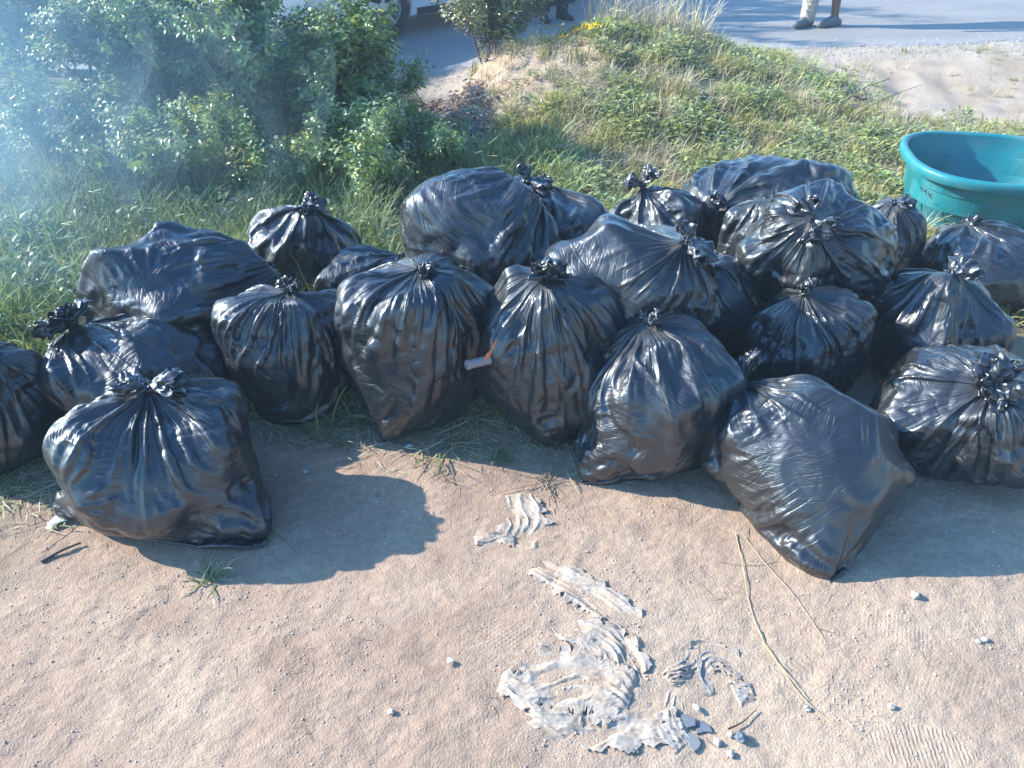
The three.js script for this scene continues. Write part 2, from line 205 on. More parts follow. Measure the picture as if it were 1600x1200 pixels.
function ellSdf(px, py, pz, e) {
  if (e.n) {                                                            // a heap of stiff things under a taut film: flat sides that meet in blunt edges
    const x = (px - e.c.x), z = (pz - e.c.z), X = (x * e.cs + z * e.sn) / e.r.x, Y = (py - e.c.y) / e.r.y, Z = (-x * e.sn + z * e.cs) / e.r.z;
    let t = 0; for (const q of e.n) { const d = (X * q.x + Y * q.y + Z * q.z) * q.w; if (d > 0) t += Math.pow(d, 26); }
    const k = Math.pow(t, 1 / 26);
    return (k - 1) * Math.min(e.r.x, e.r.y, e.r.z) * (k > 1 ? 1.1 : 1);
  }
  const x = px - e.c.x, z = pz - e.c.z, X = x * e.cs + z * e.sn, Z = -x * e.sn + z * e.cs, Y = py - e.c.y;
  const a = X / e.r.x, b = Y / e.r.y, c = Z / e.r.z, p = e.p || 2.4;
  const k0 = Math.pow(Math.pow(Math.abs(a), p) + Math.pow(Math.abs(b), p) + Math.pow(Math.abs(c), p), 1 / p);
  return (k0 - 1) * Math.min(e.r.x, e.r.y, e.r.z) * (k0 > 1 ? Math.max(1, 0.6 / Math.max(0.6, k0 - 1)) : 1);
}
function coneSdf(px, py, pz, e) {                                       // a tapered capsule from a to b
  const ax = e.b.x - e.a.x, ay = e.b.y - e.a.y, az = e.b.z - e.a.z, L = ax * ax + ay * ay + az * az;
  const h = clamp(((px - e.a.x) * ax + (py - e.a.y) * ay + (pz - e.a.z) * az) / L);
  return Math.hypot(px - e.a.x - ax * h, py - e.a.y - ay * h, pz - e.a.z - az * h) - lerp(e.ra, e.rb, h);
}
const smin = (a, b, k) => { const h = Math.max(k - Math.abs(a - b), 0) / k; return Math.min(a, b) - h * h * k * 0.25; };

function simulate(o) {
  const R = rng(o.seed), parts = o.parts, K = o.k || 0.08;
  const f = (x, y, z) => { let d = 9; for (const e of parts) { const q = e.ra === undefined ? ellSdf(x, y, z, e) : coneSdf(x, y, z, e); d = d > 8 ? q : smin(d, q, K); } return d; };
  // the distance to the contents on a grid
  const G = 44, lo = o.lo.clone().subScalar(0.1), hi = o.hi.clone().addScalar(0.1), gs = hi.clone().sub(lo).divideScalar(G - 1);
  const D = new Float32Array(G * G * G);
  for (let k = 0, n = 0; k < G; k++) for (let j = 0; j < G; j++) for (let i = 0; i < G; i++, n++) D[n] = f(lo.x + i * gs.x, lo.y + j * gs.y, lo.z + k * gs.z);
  const C = o.center, kd = o.knot.clone().sub(C).normalize();
  let sx = (o.seam || V(1, 0, 0.2)).clone(); sx.addScaledVector(kd, -sx.dot(kd)).normalize();
  const sy = kd.clone().cross(sx);
  const reach = (dx, dy, dz) => { let a = 0, b = 1.4; if (f(C.x, C.y, C.z) > 0) return 0.02; let t = 0.02, p = t; while (t < 1.4 && f(C.x + dx * t, C.y + dy * t, C.z + dz * t) < 0) { p = t; t += 0.03; } a = p; b = t; for (let i = 0; i < 9; i++) { const m = (a + b) / 2; if (f(C.x + dx * m, C.y + dy * m, C.z + dz * m) < 0) a = m; else b = m; } return b; };
  let NU = o.nu / 4, NV = o.nv / 4, P = new Float32Array(NU * NV * 3);
  const c1 = o.c1, c2 = o.c2, g0 = o.floor;
  const ruck = []; for (let i = 0; i < 3; i++) ruck.push([5 + Math.floor(R() * 5) + 4 * i, R() * 6.28]);
  for (let j = 0; j < NV; j++) {
    const s = j / (NV - 1), phi = lerp(0.06, Math.PI - 0.25, Math.pow(s, 0.92));
    for (let i = 0; i < NU; i++) {
      const th = i / NU * 2 * Math.PI, st = Math.sin(phi), ct = Math.cos(phi);
      const dx = kd.x * ct + (sx.x * Math.cos(th) + sy.x * Math.sin(th)) * st, dy = kd.y * ct + (sx.y * Math.cos(th) + sy.y * Math.sin(th)) * st, dz = kd.z * ct + (sx.z * Math.cos(th) + sy.z * Math.sin(th)) * st;
      const r = reach(dx, dy, dz) + 0.004;
      let x = C.x + dx * r, y = C.y + dy * r, z = C.z + dz * r;
      // pulled up into the knot
      const kp = Math.pow(1 - clamp(s / 0.16), 2);
      x = lerp(x, o.knot.x + (x - o.knot.x) * 0.25, kp); y = lerp(y, o.knot.y + (y - o.knot.y) * 0.25, kp); z = lerp(z, o.knot.z + (z - o.knot.z) * 0.25, kp);
      // closed into the bottom seam
      const w = sstep(0.8, 1, s), q = Math.abs(((i / NU + 0.0) % 1) * 2 - 1) ;
      const bx = lerp(c2.x, c1.x, q), by = Math.max(g0 + 0.006, lerp(c2.y, c1.y, q)), bz = lerp(c2.z, c1.z, q);
      x = lerp(x, bx, w); y = lerp(y, by, w); z = lerp(z, bz, w);
      const n = (j * NU + i) * 3; P[n] = x; P[n + 1] = Math.max(y, g0 + 0.004); P[n + 2] = z;
    }
  }
  let hRest, vRest;
  for (let level = 0; level < 3; level++) {
    if (level) {                                                        // twice as fine
      const nu = NU * 2, nv = NV * 2, Q = new Float32Array(nu * nv * 3);
      for (let j = 0; j < nv; j++) { const a = Math.min(NV - 1, j * (NV - 1) / (nv - 1)), j0 = Math.min(NV - 2, Math.floor(a)), b = a - j0;
        for (let i = 0; i < nu; i++) { const i0 = i >> 1, i1 = (i0 + (i & 1)) % NU;
          for (let c = 0; c < 3; c++) { const A = (P[(j0 * NU + i0) * 3 + c] + P[(j0 * NU + i1) * 3 + c]) / 2, B = (P[((j0 + 1) * NU + i0) * 3 + c] + P[((j0 + 1) * NU + i1) * 3 + c]) / 2; Q[(j * nu + i) * 3 + c] = lerp(A, B, b) + (R() - 0.5) * 0.0012; } } }
      const grow = (arr, h) => { const r = new Float32Array(nu * nv); for (let j = 0; j < nv; j++) for (let i = 0; i < nu; i++) { const a = Math.min(NV - 1, j * (NV - 1) / (nv - 1)), j0 = Math.min(NV - 2, Math.floor(a)); r[j * nu + i] = lerp(arr[j0 * NU + (i >> 1)], arr[(j0 + 1) * NU + (i >> 1)], a - j0) * (h ? 0.5 : (NV - 1) / (nv - 1)); } return r; };
      hRest = grow(hRest, true); vRest = grow(vRest, false);
      NU = nu; NV = nv; P = Q;
    } else {                                                            // the film: a little wider than the contents, much wider near the knot
      hRest = new Float32Array(NU * NV); vRest = new Float32Array(NU * NV);
      for (let j = 0; j < NV; j++) for (let i = 0; i < NU; i++) {
        const n = j * NU + i, m = j * NU + (i + 1) % NU, d = Math.min(j + 1, NV - 1) * NU + i, s = j / (NV - 1), th = i / NU * 6.2832;
        const L = (a, b) => Math.hypot(P[a * 3] - P[b * 3], P[a * 3 + 1] - P[b * 3 + 1], P[a * 3 + 2] - P[b * 3 + 2]);
        const no = n3(Math.cos(th) * 1.3 + o.seed, Math.sin(th) * 1.3, s * 2.6);
        const slack = o.slack || 1;
        const eh = (0.05 + 0.06 * no) * slack + 0.5 * Math.pow(1 - clamp(s / 0.5), 1.6) + 0.25 * sstep(0.82, 1, s);
        const ev = (0.03 - 0.06 * no) * slack - 0.03 * (1 - clamp(s / 0.4));
        hRest[n] = L(n, m) * (1 + eh); vRest[n] = L(n, d) * (1 + ev);
      }
      for (let j = 0; j < NV; j++) for (let i = 0; i < NU; i++) {       // pleats that gather towards the knot
        const s = j / (NV - 1), th = i / NU * 6.2832; let a = 0; for (const [k, ph] of ruck) a += Math.sin(th * k + ph + 0.8 * Math.sin(th * 2 + ph)) / 3;
        const n = (j * NU + i) * 3, amp = 0.022 * Math.exp(-Math.pow((s - 0.12) / 0.22, 2)) * a;
        const dx = P[n] - C.x, dy = P[n + 1] - C.y, dz = P[n + 2] - C.z, l = Math.hypot(dx, dy, dz); P[n] += dx / l * amp; P[n + 1] += dy / l * amp; P[n + 2] += dz / l * amp;
      }
    }
    const N = NU * NV, prev = P.slice(), inv = new Float32Array(N).fill(1);
    for (let i = 0; i < NU; i++) inv[i] = 0;
    if (o.pin1) inv[(NV - 1) * NU] = 0; if (o.pin2) inv[(NV - 1) * NU + NU / 2] = 0;
    const steps = [60, 44, 34][level];
    const con = (a, b, rest, st, one) => {
      const A = a * 3, B = b * 3, dx = P[B] - P[A], dy = P[B + 1] - P[A + 1], dz = P[B + 2] - P[A + 2], l = Math.sqrt(dx * dx + dy * dy + dz * dz) + 1e-9;
      if (one && l > rest) return;
      const wa = inv[a], wb = inv[b]; if (wa + wb === 0) return; const k = st * (l - rest) / l / (wa + wb);
      P[A] += dx * k * wa; P[A + 1] += dy * k * wa; P[A + 2] += dz * k * wa; P[B] -= dx * k * wb; P[B + 1] -= dy * k * wb; P[B + 2] -= dz * k * wb;
    };
    for (let t = 0; t < steps; t++) {
      const damp = 0.82, grav = 0.00011 / (1 + level);
      for (let n = 0; n < N; n++) if (inv[n]) { const a = n * 3; for (let c = 0; c < 3; c++) { const v = (P[a + c] - prev[a + c]) * damp; prev[a + c] = P[a + c]; P[a + c] += v; } P[a + 1] -= grav; }
      for (let it = 0; it < 3; it++) {
        const rev = (t + it) & 1;
        for (let jj = 0; jj < NV; jj++) { const j = rev ? NV - 1 - jj : jj;
          for (let ii = 0; ii < NU; ii++) { const i = rev ? NU - 1 - ii : ii, n = j * NU + i, r = j * NU + (i + 1) % NU;
            con(n, r, hRest[n], 0.9);
            if (j < NV - 1) { const d = n + NU, dr = r + NU, q = Math.sqrt(hRest[n] * hRest[n] + vRest[n] * vRest[n]); con(n, d, vRest[n], 0.9); con(n, dr, q, 0.35); con(r, d, q, 0.35); }
            if (it === 0) { const r2 = j * NU + (i + 2) % NU; con(n, r2, hRest[n] * 1.9, 0.10, true); if (j < NV - 2) con(n, n + 2 * NU, vRest[n] * 1.95, 0.12, true); }
          } }
        // the two sheets meet in the seam
        const z = (NV - 1) * NU; for (let i = 1; i < NU / 2; i++) con(z + i, z + NU - i, 0.002, 0.8);
      }
      // stay outside the contents and above the ground
      for (let n = 0; n < N; n++) if (inv[n]) {
        const a = n * 3, gx = (P[a] - lo.x) / gs.x, gy = (P[a + 1] - lo.y) / gs.y, gz = (P[a + 2] - lo.z) / gs.z;
        if (gx > 1 && gy > 1 && gz > 1 && gx < G - 2 && gy < G - 2 && gz < G - 2) {
          const i = gx | 0, j = gy | 0, k = gz | 0, x = gx - i, y = gy - j, z = gz - k, q = (k * G + j) * G + i;
          const a00 = lerp(D[q], D[q + 1], x), a10 = lerp(D[q + G], D[q + G + 1], x), a01 = lerp(D[q + G * G], D[q + G * G + 1], x), a11 = lerp(D[q + G * G + G], D[q + G * G + G + 1], x);
          const d = lerp(lerp(a00, a10, y), lerp(a01, a11, y), z);
          if (d < 0.003) {
            let nx = (D[q + 1] - D[q]) / gs.x, ny = (D[q + G] - D[q]) / gs.y, nz = (D[q + G * G] - D[q]) / gs.z; const l = Math.hypot(nx, ny, nz) + 1e-9, s = Math.min(0.02, 0.003 - d) * 0.9 / l;
            P[a] += nx * s; P[a + 1] += ny * s; P[a + 2] += nz * s;
            prev[a] = lerp(prev[a], P[a], 0.5); prev[a + 1] = lerp(prev[a + 1], P[a + 1], 0.5); prev[a + 2] = lerp(prev[a + 2], P[a + 2], 0.5);
          }
        }
        if (P[a + 1] < g0 + 0.004) { P[a + 1] = g0 + 0.004; prev[a] = P[a]; prev[a + 2] = P[a + 2]; }
      }
    }
  }
  { // a last refinement by smooth interpolation
    const nu = NU * 2, nv = NV * 2 - 1, Q = new Float32Array(nu * nv * 3), T = new Float32Array(nu * NV * 3);
    for (let j = 0; j < NV; j++) for (let i = 0; i < NU; i++) for (let c = 0; c < 3; c++) { const p = (k) => P[(j * NU + (k + NU) % NU) * 3 + c]; T[(j * nu + 2 * i) * 3 + c] = p(i) * 0.8 + (p(i - 1) + p(i + 1)) * 0.1; T[(j * nu + 2 * i + 1) * 3 + c] = (9 * (p(i) + p(i + 1)) - p(i - 1) - p(i + 2)) / 16; }
    for (let j = 0; j < NV; j++) for (let i = 0; i < nu; i++) for (let c = 0; c < 3; c++) { const p = (k) => T[(clamp(k, 0, NV - 1) * nu + i) * 3 + c]; Q[(2 * j * nu + i) * 3 + c] = p(j); if (j < NV - 1) Q[((2 * j + 1) * nu + i) * 3 + c] = (9 * (p(j) + p(j + 1)) - p(j - 1) - p(j + 2)) / 16; }
    P = Q; NU = nu; NV = nv;
  }
  const idx = [], W = NU + 1;
  for (let j = 0; j < NV - 1; j++) for (let i = 0; i < NU; i++) { const a = j * W + i, b = a + 1, c = a + W, d = b + W; if ((i + j) & 1) idx.push(a, b, c, b, d, c); else idx.push(a, d, c, a, b, d); }
  const ring = (Q) => { const r = new Float32Array(W * NV * 3); for (let j = 0; j < NV; j++) for (let i = 0; i < W; i++) for (let c = 0; c < 3; c++) r[(j * W + i) * 3 + c] = Q[(j * NU + i % NU) * 3 + c]; return r; };
  const g = new THREE.BufferGeometry();
  g.setAttribute('position', new THREE.BufferAttribute(P, 3)); g.setIndex(idx.map((k) => Math.floor(k / W) * NU + (k % W) % NU)); g.computeVertexNormals();
  const pleats = []; for (let k = 0; k < 84; k++) { const w = R(); pleats.push([R() * 6.2832, 0.035 + 0.075 * w * w, (R() < 0.75 ? 1 : -1) * (0.0012 + 0.0022 * R() + 0.0045 * w * w), 0.12 + 0.5 * R()]); }
  // fans of tension lines round the places where something pokes at the film, and round its corners
  const poke = [...(o.pokes || [])];
  for (let k = 0; k < (o.fans ?? 6); k++) { const j = Math.floor((0.25 + 0.6 * R()) * NV), i = Math.floor(R() * NU); let best = (j * NU + i) * 3, far = -9; for (let q = 0; q < 160; q++) { const jj = clamp(j + Math.floor((R() - 0.5) * NV * 0.25), 1, NV - 2), ii = (i + Math.floor((R() - 0.5) * NU * 0.2) + NU) % NU, n = (jj * NU + ii) * 3, d = Math.hypot((P[n] - C.x) / o.r.x, (P[n + 1] - C.y) / o.r.y, (P[n + 2] - C.z) / o.r.z); if (d > far) { far = d; best = n; } } poke.push(V(P[best], P[best + 1], P[best + 2])); }
  const fans = poke.map((p) => { const n = p.clone().sub(C).normalize(), u = V(-n.z, 0.1, n.x).cross(n).normalize(); return { p, u, v: n.clone().cross(u), f: 9 + Math.floor(R() * 8), ph: R() * 6, reach: 0.07 + 0.09 * R(), side: R() * 6.28, n }; });
  // sharp creases: the film is crumpled into small flat facets
  const nor = g.attributes.normal.array.slice(), fold = [];
  for (let k = 0; k < 9; k++) { const d = V(R() - 0.5, R() - 0.5, R() - 0.5).normalize(); fold.push([d, 5 + 11 * Math.pow(k / 8, 1.4), R() * 9, R() * 60]); }
  for (let n = 0; n < NU * NV; n++) {
    const a = n * 3, x = P[a] - C.x, y = P[a + 1] - C.y, z = P[a + 2] - C.z, s = Math.floor(n / NU) / (NV - 1);
    const wx = n3(x * 6 + o.seed, y * 6, z * 6), wy = n3(x * 6, y * 6 + o.seed, z * 6 + 7);
    let h = 0; for (const [d, fr, ph, of] of fold) {
      const t = (x * d.x + y * d.y + z * d.z) * fr + ph + 0.55 * (wx * d.y + wy * d.x), tri = Math.abs(t - Math.floor(t) - 0.5) * 2;
      h += (tri - 0.5) / fr * 0.06 * clamp(0.2 + 1.6 * n3(x * 5 + of, y * 5, z * 5 - of));
    }
    for (const F of fans) {
      const X = P[a] - F.p.x, Y = P[a + 1] - F.p.y, Z = P[a + 2] - F.p.z, r = Math.hypot(X, Y, Z); if (r > F.reach * 2.6 || r < 1e-4) continue;
      if ((nor[a] * F.n.x + nor[a + 1] * F.n.y + nor[a + 2] * F.n.z) < -0.2) continue;
      const an = Math.atan2(X * F.v.x + Y * F.v.y + Z * F.v.z, X * F.u.x + Y * F.u.y + Z * F.u.z), w = 0.5 + 0.5 * Math.cos(an - F.side);
      const l = Math.pow(1 - Math.abs(Math.sin(an * F.f + F.ph + 0.9 * Math.sin(an * 3 + F.ph))), 2) * 1.6 + Math.pow(1 - Math.abs(Math.sin(an * (1.7 * F.f + 3) + F.ph * 2)), 2);
      h += (l - 0.5) * 0.0030 * (0.25 + 0.75 * w) * Math.min(1, r / 0.05) * (1 - sstep(F.reach * 0.7, F.reach * (1.4 + 1.2 * w), r));
    }
    const ti = (n % NU) / NU * 6.2832; let pl = 0; for (const q of pleats) { let d = Math.abs(ti + 0.25 * wx * s - q[0]); d = Math.min(d, 6.2832 - d); const w = q[1] * (0.5 + 0.5 * s); if (d < w) pl += q[2] * Math.pow(1 - d / w, 1.3) * (1 - sstep(q[3] * 0.5, q[3], s)); }
    h += pl;
    const ra = n3(x * 6.5 + 3 * wx * 0.25, y * 6.5 + o.seed, z * 6.5), rb = n3(x * 13 + 0.3 * wy, y * 13, z * 13 + o.seed), mk = clamp(0.35 + 1.3 * n3(x * 3.2 - o.seed, y * 3.2, z * 3.2));
    h += (0.0036 * Math.pow(Math.max(0, 1 - Math.abs(ra) * 3.6), 1.5) + 0.0012 * Math.pow(Math.max(0, 1 - Math.abs(rb) * 3.2), 1.5)) * mk;
    h *= (o.crumple ?? 0.8) * sstep(0.02, 0.12, s) * (1 - sstep(0.82, 0.95, s));
    P[a] += nor[a] * h; P[a + 1] += nor[a + 1] * h; P[a + 2] += nor[a + 2] * h;
  }
  g.computeVertexNormals();
  const uv = new Float32Array(W * NV * 2); for (let j = 0; j < NV; j++) for (let i = 0; i < W; i++) { uv[(j * W + i) * 2] = i / NU * 2 + o.seed * 0.137; uv[(j * W + i) * 2 + 1] = j / (NV - 1) * 0.99 + 0.005; }
  const m = new THREE.BufferGeometry();
  m.setAttribute('position', new THREE.BufferAttribute(ring(P), 3)); m.setAttribute('normal', new THREE.BufferAttribute(ring(g.attributes.normal.array), 3)); m.setAttribute('uv', new THREE.BufferAttribute(uv, 2)); m.setIndex(idx);
  return m;
}

// where the ray through a pixel meets an ellipsoid, or comes closest to it
function onBag(u, v, e) {
  const d = rayDir(u, v), s = V(1 / e.r.x, 1 / e.r.y, 1 / e.r.z), rot = (p) => V(p.x * e.cs + p.z * e.sn, p.y, -p.x * e.sn + p.z * e.cs);
  const oc = rot(V(0, EYE, 0).sub(e.c)).multiply(s), D = rot(d).multiply(s), A = D.dot(D), B = oc.dot(D), Cq = oc.dot(oc) - 1, q = B * B - A * Cq;
  const t = q > 0 ? (-B - Math.sqrt(q)) / A : -B / A;
  return V(0, EYE, 0).addScaledVector(d, t);
}

// the tied end above the knot: a twist and two crumpled ears
function earGeo(R, len, wid) {
  const g = new THREE.SphereGeometry(1, 56, 34), q = g.attributes.position, s = R() * 50, f1 = 4 + Math.floor(R() * 3), f2 = 9 + Math.floor(R() * 4);
  for (let i = 0; i < q.count; i++) {
    const v = V().fromBufferAttribute(q, i), t = (v.y + 1) / 2, a = Math.atan2(v.x, v.z);          // t runs from the knot to the loose end
    const tri = (q) => 1 - 2 * Math.abs(((q / 3.1416) % 1 + 1) % 1 * 2 - 1), gather = Math.pow(t, 0.75) * (1.1 - 0.2 * t), rid = 1 + gather * (0.30 * tri(a * f1 * 0.5 + s + 0.8 * n2(t * 2, s)) + 0.2 * tri(a * f2 * 0.5 - s + n2(s, t * 3)));
    const c = 0.5 * (0.4 - Math.abs(n3(v.x * 1.3 + s, v.y * 1.3, v.z * 1.3))) + 0.16 * (0.4 - Math.abs(n3(v.x * 3.2 - s, v.y * 3.2, v.z * 3.2 + s)));
    const w = 0.16 + gather, k = rid + c * gather;
    q.setXYZ(i, v.x * k * w * wid * 0.75, t * len * (1 + 0.5 * c + 0.25 * n3(v.x * 2, s, v.z * 2)), v.z * k * w * wid * 0.26 + 0.02 * n2(v.x * 1.5 + s, t * 2) * t);
  }
  g.computeVertexNormals(); return g;
}
function knotGeo(R, r) {
  const g = new THREE.SphereGeometry(r, 36, 24), q = g.attributes.position, s = R() * 50;
  for (let i = 0; i < q.count; i++) { const v = V().fromBufferAttribute(q, i), th = Math.atan2(v.z, v.x), y = v.y / r; const k = 1 + 0.28 * Math.sin(th * 3 + y * 4 + s) + 0.16 * Math.sin(th * 7 - y * 5 + s) + 0.2 * n3(v.x / r * 1.6 + s, v.y / r * 1.6, v.z / r * 1.6); q.setXYZ(i, v.x * k, v.y * k * 0.75, v.z * k); }
  g.computeVertexNormals(); return g;
}

let bagNo = 0;
function bag(o) {
  const seed = 101 + 37 * bagNo++, R = rng(seed), [cx, cz, rx, ry] = o.c, base = o.base || 0, yaw = o.yaw || 0;
  const main = { c: V(cx, base + 0.85 * ry, cz), r: V(rx, ry, rx * (o.k || 0.8)), cs: Math.cos(yaw), sn: Math.sin(yaw), p: o.p || 2.3 };
  const knot0 = onBag(o.knot[0], o.knot[1], main);
  if (o.knot[2]) knot0.copy(atZ(o.knot[0], o.knot[1], o.knot[2]));
  // contents: the main heap, hard things that press against the film, and the drawn-out corners
  const shrunk = { ...main, r: main.r.clone().multiplyScalar(0.905), n: [] }, parts = [shrunk], np = o.np || 14;
  for (let i = 0; i < np; i++) { const y = 1 - 2 * (i + 0.5) / np, a = i * 2.39996 + seed, d = V(Math.cos(a) * Math.sqrt(1 - y * y), y, Math.sin(a) * Math.sqrt(1 - y * y)).add(V(R() - 0.5, R() - 0.5, R() - 0.5).multiplyScalar(0.55)).normalize(); shrunk.n.push(new THREE.Vector4(d.x, d.y, d.z, 1 / (0.86 + 0.15 * R()))); }
  for (let i = 0; i < (o.lumps ?? 3); i++) {
    const a = R() * 6.283, el = R() * 1.7 - 0.55, d = V(Math.cos(a) * Math.cos(el), Math.sin(el), Math.sin(a) * Math.cos(el)), s = 0.3 + 0.2 * R(), t = R() * 3;
    parts.push({ c: main.c.clone().add(d.multiply(main.r).multiplyScalar(0.93 - s * 0.95)), r: V(rx, ry, rx).multiplyScalar(s).multiply(V(0.8 + 0.6 * R(), 0.8 + 0.6 * R(), 0.8 + 0.6 * R())), cs: Math.cos(t), sn: Math.sin(t), p: R() < 0.6 ? 6 : 2.2 });
  }
  for (const b of o.bulge || []) { const p = b[3] !== undefined ? atZ(b[0], b[1], b[3]) : onBag(b[0], b[1], main); const q = p.clone().lerp(main.c, 0.0); parts.push({ a: main.c.clone().lerp(q, 0.35), b: q, ra: b[4] ?? b[2] * 2, rb: b[2] }); }
  const dirB = main.c.clone().multiplyScalar(2).sub(knot0), fl = o.floor ?? (base > 0.02 ? -5 : 0), gnd = fl === 0 ? 0.012 : base + 0.012;
  const corner = (c) => (c ? (c[2] !== undefined ? atZ(c[0], c[1], c[2]) : ground(c[0], c[1], gnd)) : null);
  let c1 = corner(o.c1), c2 = corner(o.c2);
  const foot = V(dirB.x, Math.max(gnd, dirB.y), dirB.z), dx = (o.seamDir ?? 0.3);
  if (!c1) c1 = foot.clone().add(V(Math.cos(dx), 0, Math.sin(dx)).multiplyScalar(rx * 0.55));
  if (!c2) c2 = o.c1 ? foot.clone().multiplyScalar(1.5).addScaledVector(c1, -0.5) : foot.clone().add(V(Math.cos(dx), 0, Math.sin(dx)).multiplyScalar(-rx * 0.55));
  c1.y = Math.max(gnd, c1.y); c2.y = Math.max(gnd, c2.y);
  if (o.c1) parts.push({ a: main.c.clone().lerp(c1, 0.3), b: c1.clone().lerp(main.c, 0.02), ra: Math.min(rx, ry) * (o.cr || 0.55), rb: 0.006 });
  if (o.c2) parts.push({ a: main.c.clone().lerp(c2, 0.3), b: c2.clone().lerp(main.c, 0.02), ra: Math.min(rx, ry) * (o.cr || 0.55), rb: 0.006 });
  const out = knot0.clone().sub(main.c).normalize(), knot = knot0.clone().addScaledVector(out, 0.012);
  const lo = V(9, 9, 9), hi = V(-9, -9, -9), R0 = Math.max(rx, ry, main.r.z);
  lo.copy(main.c).subScalar(R0 * 1.15); hi.copy(main.c).addScalar(R0 * 1.15); for (const q of [c1, c2, knot]) { lo.min(q); hi.max(q); } for (const e of parts) if (e.b) { lo.min(e.b); hi.max(e.b); }
  const seamV = c1.clone().sub(c2);
  const g = simulate({ seed, parts, center: main.c, knot, seam: seamV, c1, c2, r: main.r, pokes: [...(o.c1 ? [c1.clone().lerp(main.c, 0.12)] : []), ...(o.c2 ? [c2.clone().lerp(main.c, 0.12)] : []), ...(o.bulge || []).map((b) => (b[3] !== undefined ? atZ(b[0], b[1], b[3]) : onBag(b[0], b[1], main)))], fans: o.fans, crumple: o.crumple, floor: fl, lo, hi, nu: o.nu || 96, nv: o.nv || 68, slack: o.slack, pin1: !!o.c1, pin2: !!o.c2, k: o.sk });
  const t = thing('garbage_bag', o.label, 'garbage bag', V(cx, base, cz), 'tied black garbage bags in a heap');
  g.translate(-cx, -base, -cz);
  mesh('bag_body', g, bagMat, t);
  const kp = knot.clone().sub(t.position), q = new THREE.Quaternion().setFromUnitVectors(V(0, 1, 0), out);
  const ks = o.ks || 1;
  if (ks > 0) {
    const kn = mesh('knot', knotGeo(R, 0.017 * ks), knotMat, t); kn.position.copy(kp).addScaledVector(out, 0.006); kn.quaternion.copy(q);
    const ears = o.ears || [[0.6 + 1.5 * R(), 1.25 + 0.3 * R(), 0.8 + 0.5 * R()], ...(R() < 0.6 ? [[3.2 + 1.2 * R(), 1.15 + 0.4 * R(), 0.5 + 0.5 * R()]] : [])];
    for (const [az, tilt, sz] of ears) {
      const e = mesh('tied_end', earGeo(R, 0.066 * sz * ks, 0.078 * sz * ks), knotMat, t);
      e.position.copy(kp).addScaledVector(out, 0.008);
      e.quaternion.copy(q).multiply(new THREE.Quaternion().setFromAxisAngle(V(0, 1, 0), az)).multiply(new THREE.Quaternion().setFromAxisAngle(V(1, 0, 0), tilt));
    }
  }
  return t;
}
const BIG = { nu: 168, nv: 100 };
bag({ c: [-1.012, -1.684, 0.257, 0.2], p: 3, knot: [232, 614], c1: [424, 843], c2: [88, 794], cr: 0.72, bulge: [[355, 628, 0.05], [112, 690, 0.05]], ears: [[1.9, 1.45, 1.35], [4.6, 1.4, 1.1]], ...BIG, label: 'front left black bag standing alone with its shadow on bare dirt' });
bag({ c: [-1.587, -1.885, 0.203, 0.229], knot: [-40, 550], c1: [-20, 735], ...BIG, label: 'black bag cut off by the left edge of the picture' });
bag({ c: [-1.231, -2.064, 0.251, 0.211], p: 2.6, knot: [118, 512], bulge: [[330, 560, 0.05], [95, 590, 0.05]], ears: [[0.4, 1.2, 1.4], [3.4, 1.2, 1.2]], ...BIG, label: 'black bag tied at its upper left, behind the front left bag' });
bag({ c: [-1.191, -2.39, 0.332, 0.28], k: 0.65, knot: [416, 428], c1: [120, 470, -2.42], bulge: [[250, 350, 0.012, -2.45, 0.2]], np: 12, lumps: 2, slack: 1.2, crumple: 0.9, ...BIG, ks: 0.6, label: 'wide slumped black bag with a peaked top, leftmost of the rear row' });
bag({ c: [-0.867, -2.946, 0.226, 0.228], knot: [480, 332], ears: [[0.3, 0.9, 1], [2.6, 1, 0.9]], label: 'black bag with tall gathered knot standing in the grass below the thicket' });
bag({ c: [-0.759, -2.167, 0.204, 0.233], p: 2.8, k: 0.85, knot: [450, 458], bulge: [[358, 500, 0.04], [520, 480, 0.05]], ...BIG, ks: 0.6, label: 'squat black bag right of the front left bag, resting on cut grass' });
bag({ c: [-0.6, -2.723, 0.191, 0.171], knot: [625, 402], ks: 0.6, label: 'half hidden black bag beside the bright green weed' });
bag({ c: [-0.31, -2.1, 0.228, 0.255], base: 0.09, floor: 0, k: 0.85, cr: 0.62, knot: [655, 424], c1: [600, 692], c2: [690, 645], bulge: [[560, 470, 0.06], [745, 470, 0.06]], ks: 0.7, ...BIG, label: 'tall black bag with a small pointed foot on the dirt' });
bag({ c: [-0.132, -2.552, 0.252, 0.269], base: 0.2, p: 2.2, knot: [818, 288], c1: [650, 412, -2.5], c2: [832, 456, -2.4], ears: [[1.6, 1.3, 1.3], [4.0, 1.1, 0.7]], ...BIG, label: 'highest black bag of the left half, lying atop the middle bags' });
bag({ c: [0.135, -2.72, 0.215, 0.33], np: 11, knot: [850, 292, -2.8], ks: 0.5, bulge: [[928, 345, 0.03]], lumps: 1, crumple: 0.6, label: 'smooth bluish black bag leaning behind the highest left bag' });
bag({ c: [0.108, -2.075, 0.222, 0.245], base: 0.07, floor: 0, k: 0.85, knot: [850, 446], c1: [948, 684], c2: [852, 697], cr: 0.66, ears: [[0.4, 0.5, 1.1], [2.4, 1.3, 1]], ...BIG, label: 'black bag torn at its left side by a bottle neck' });
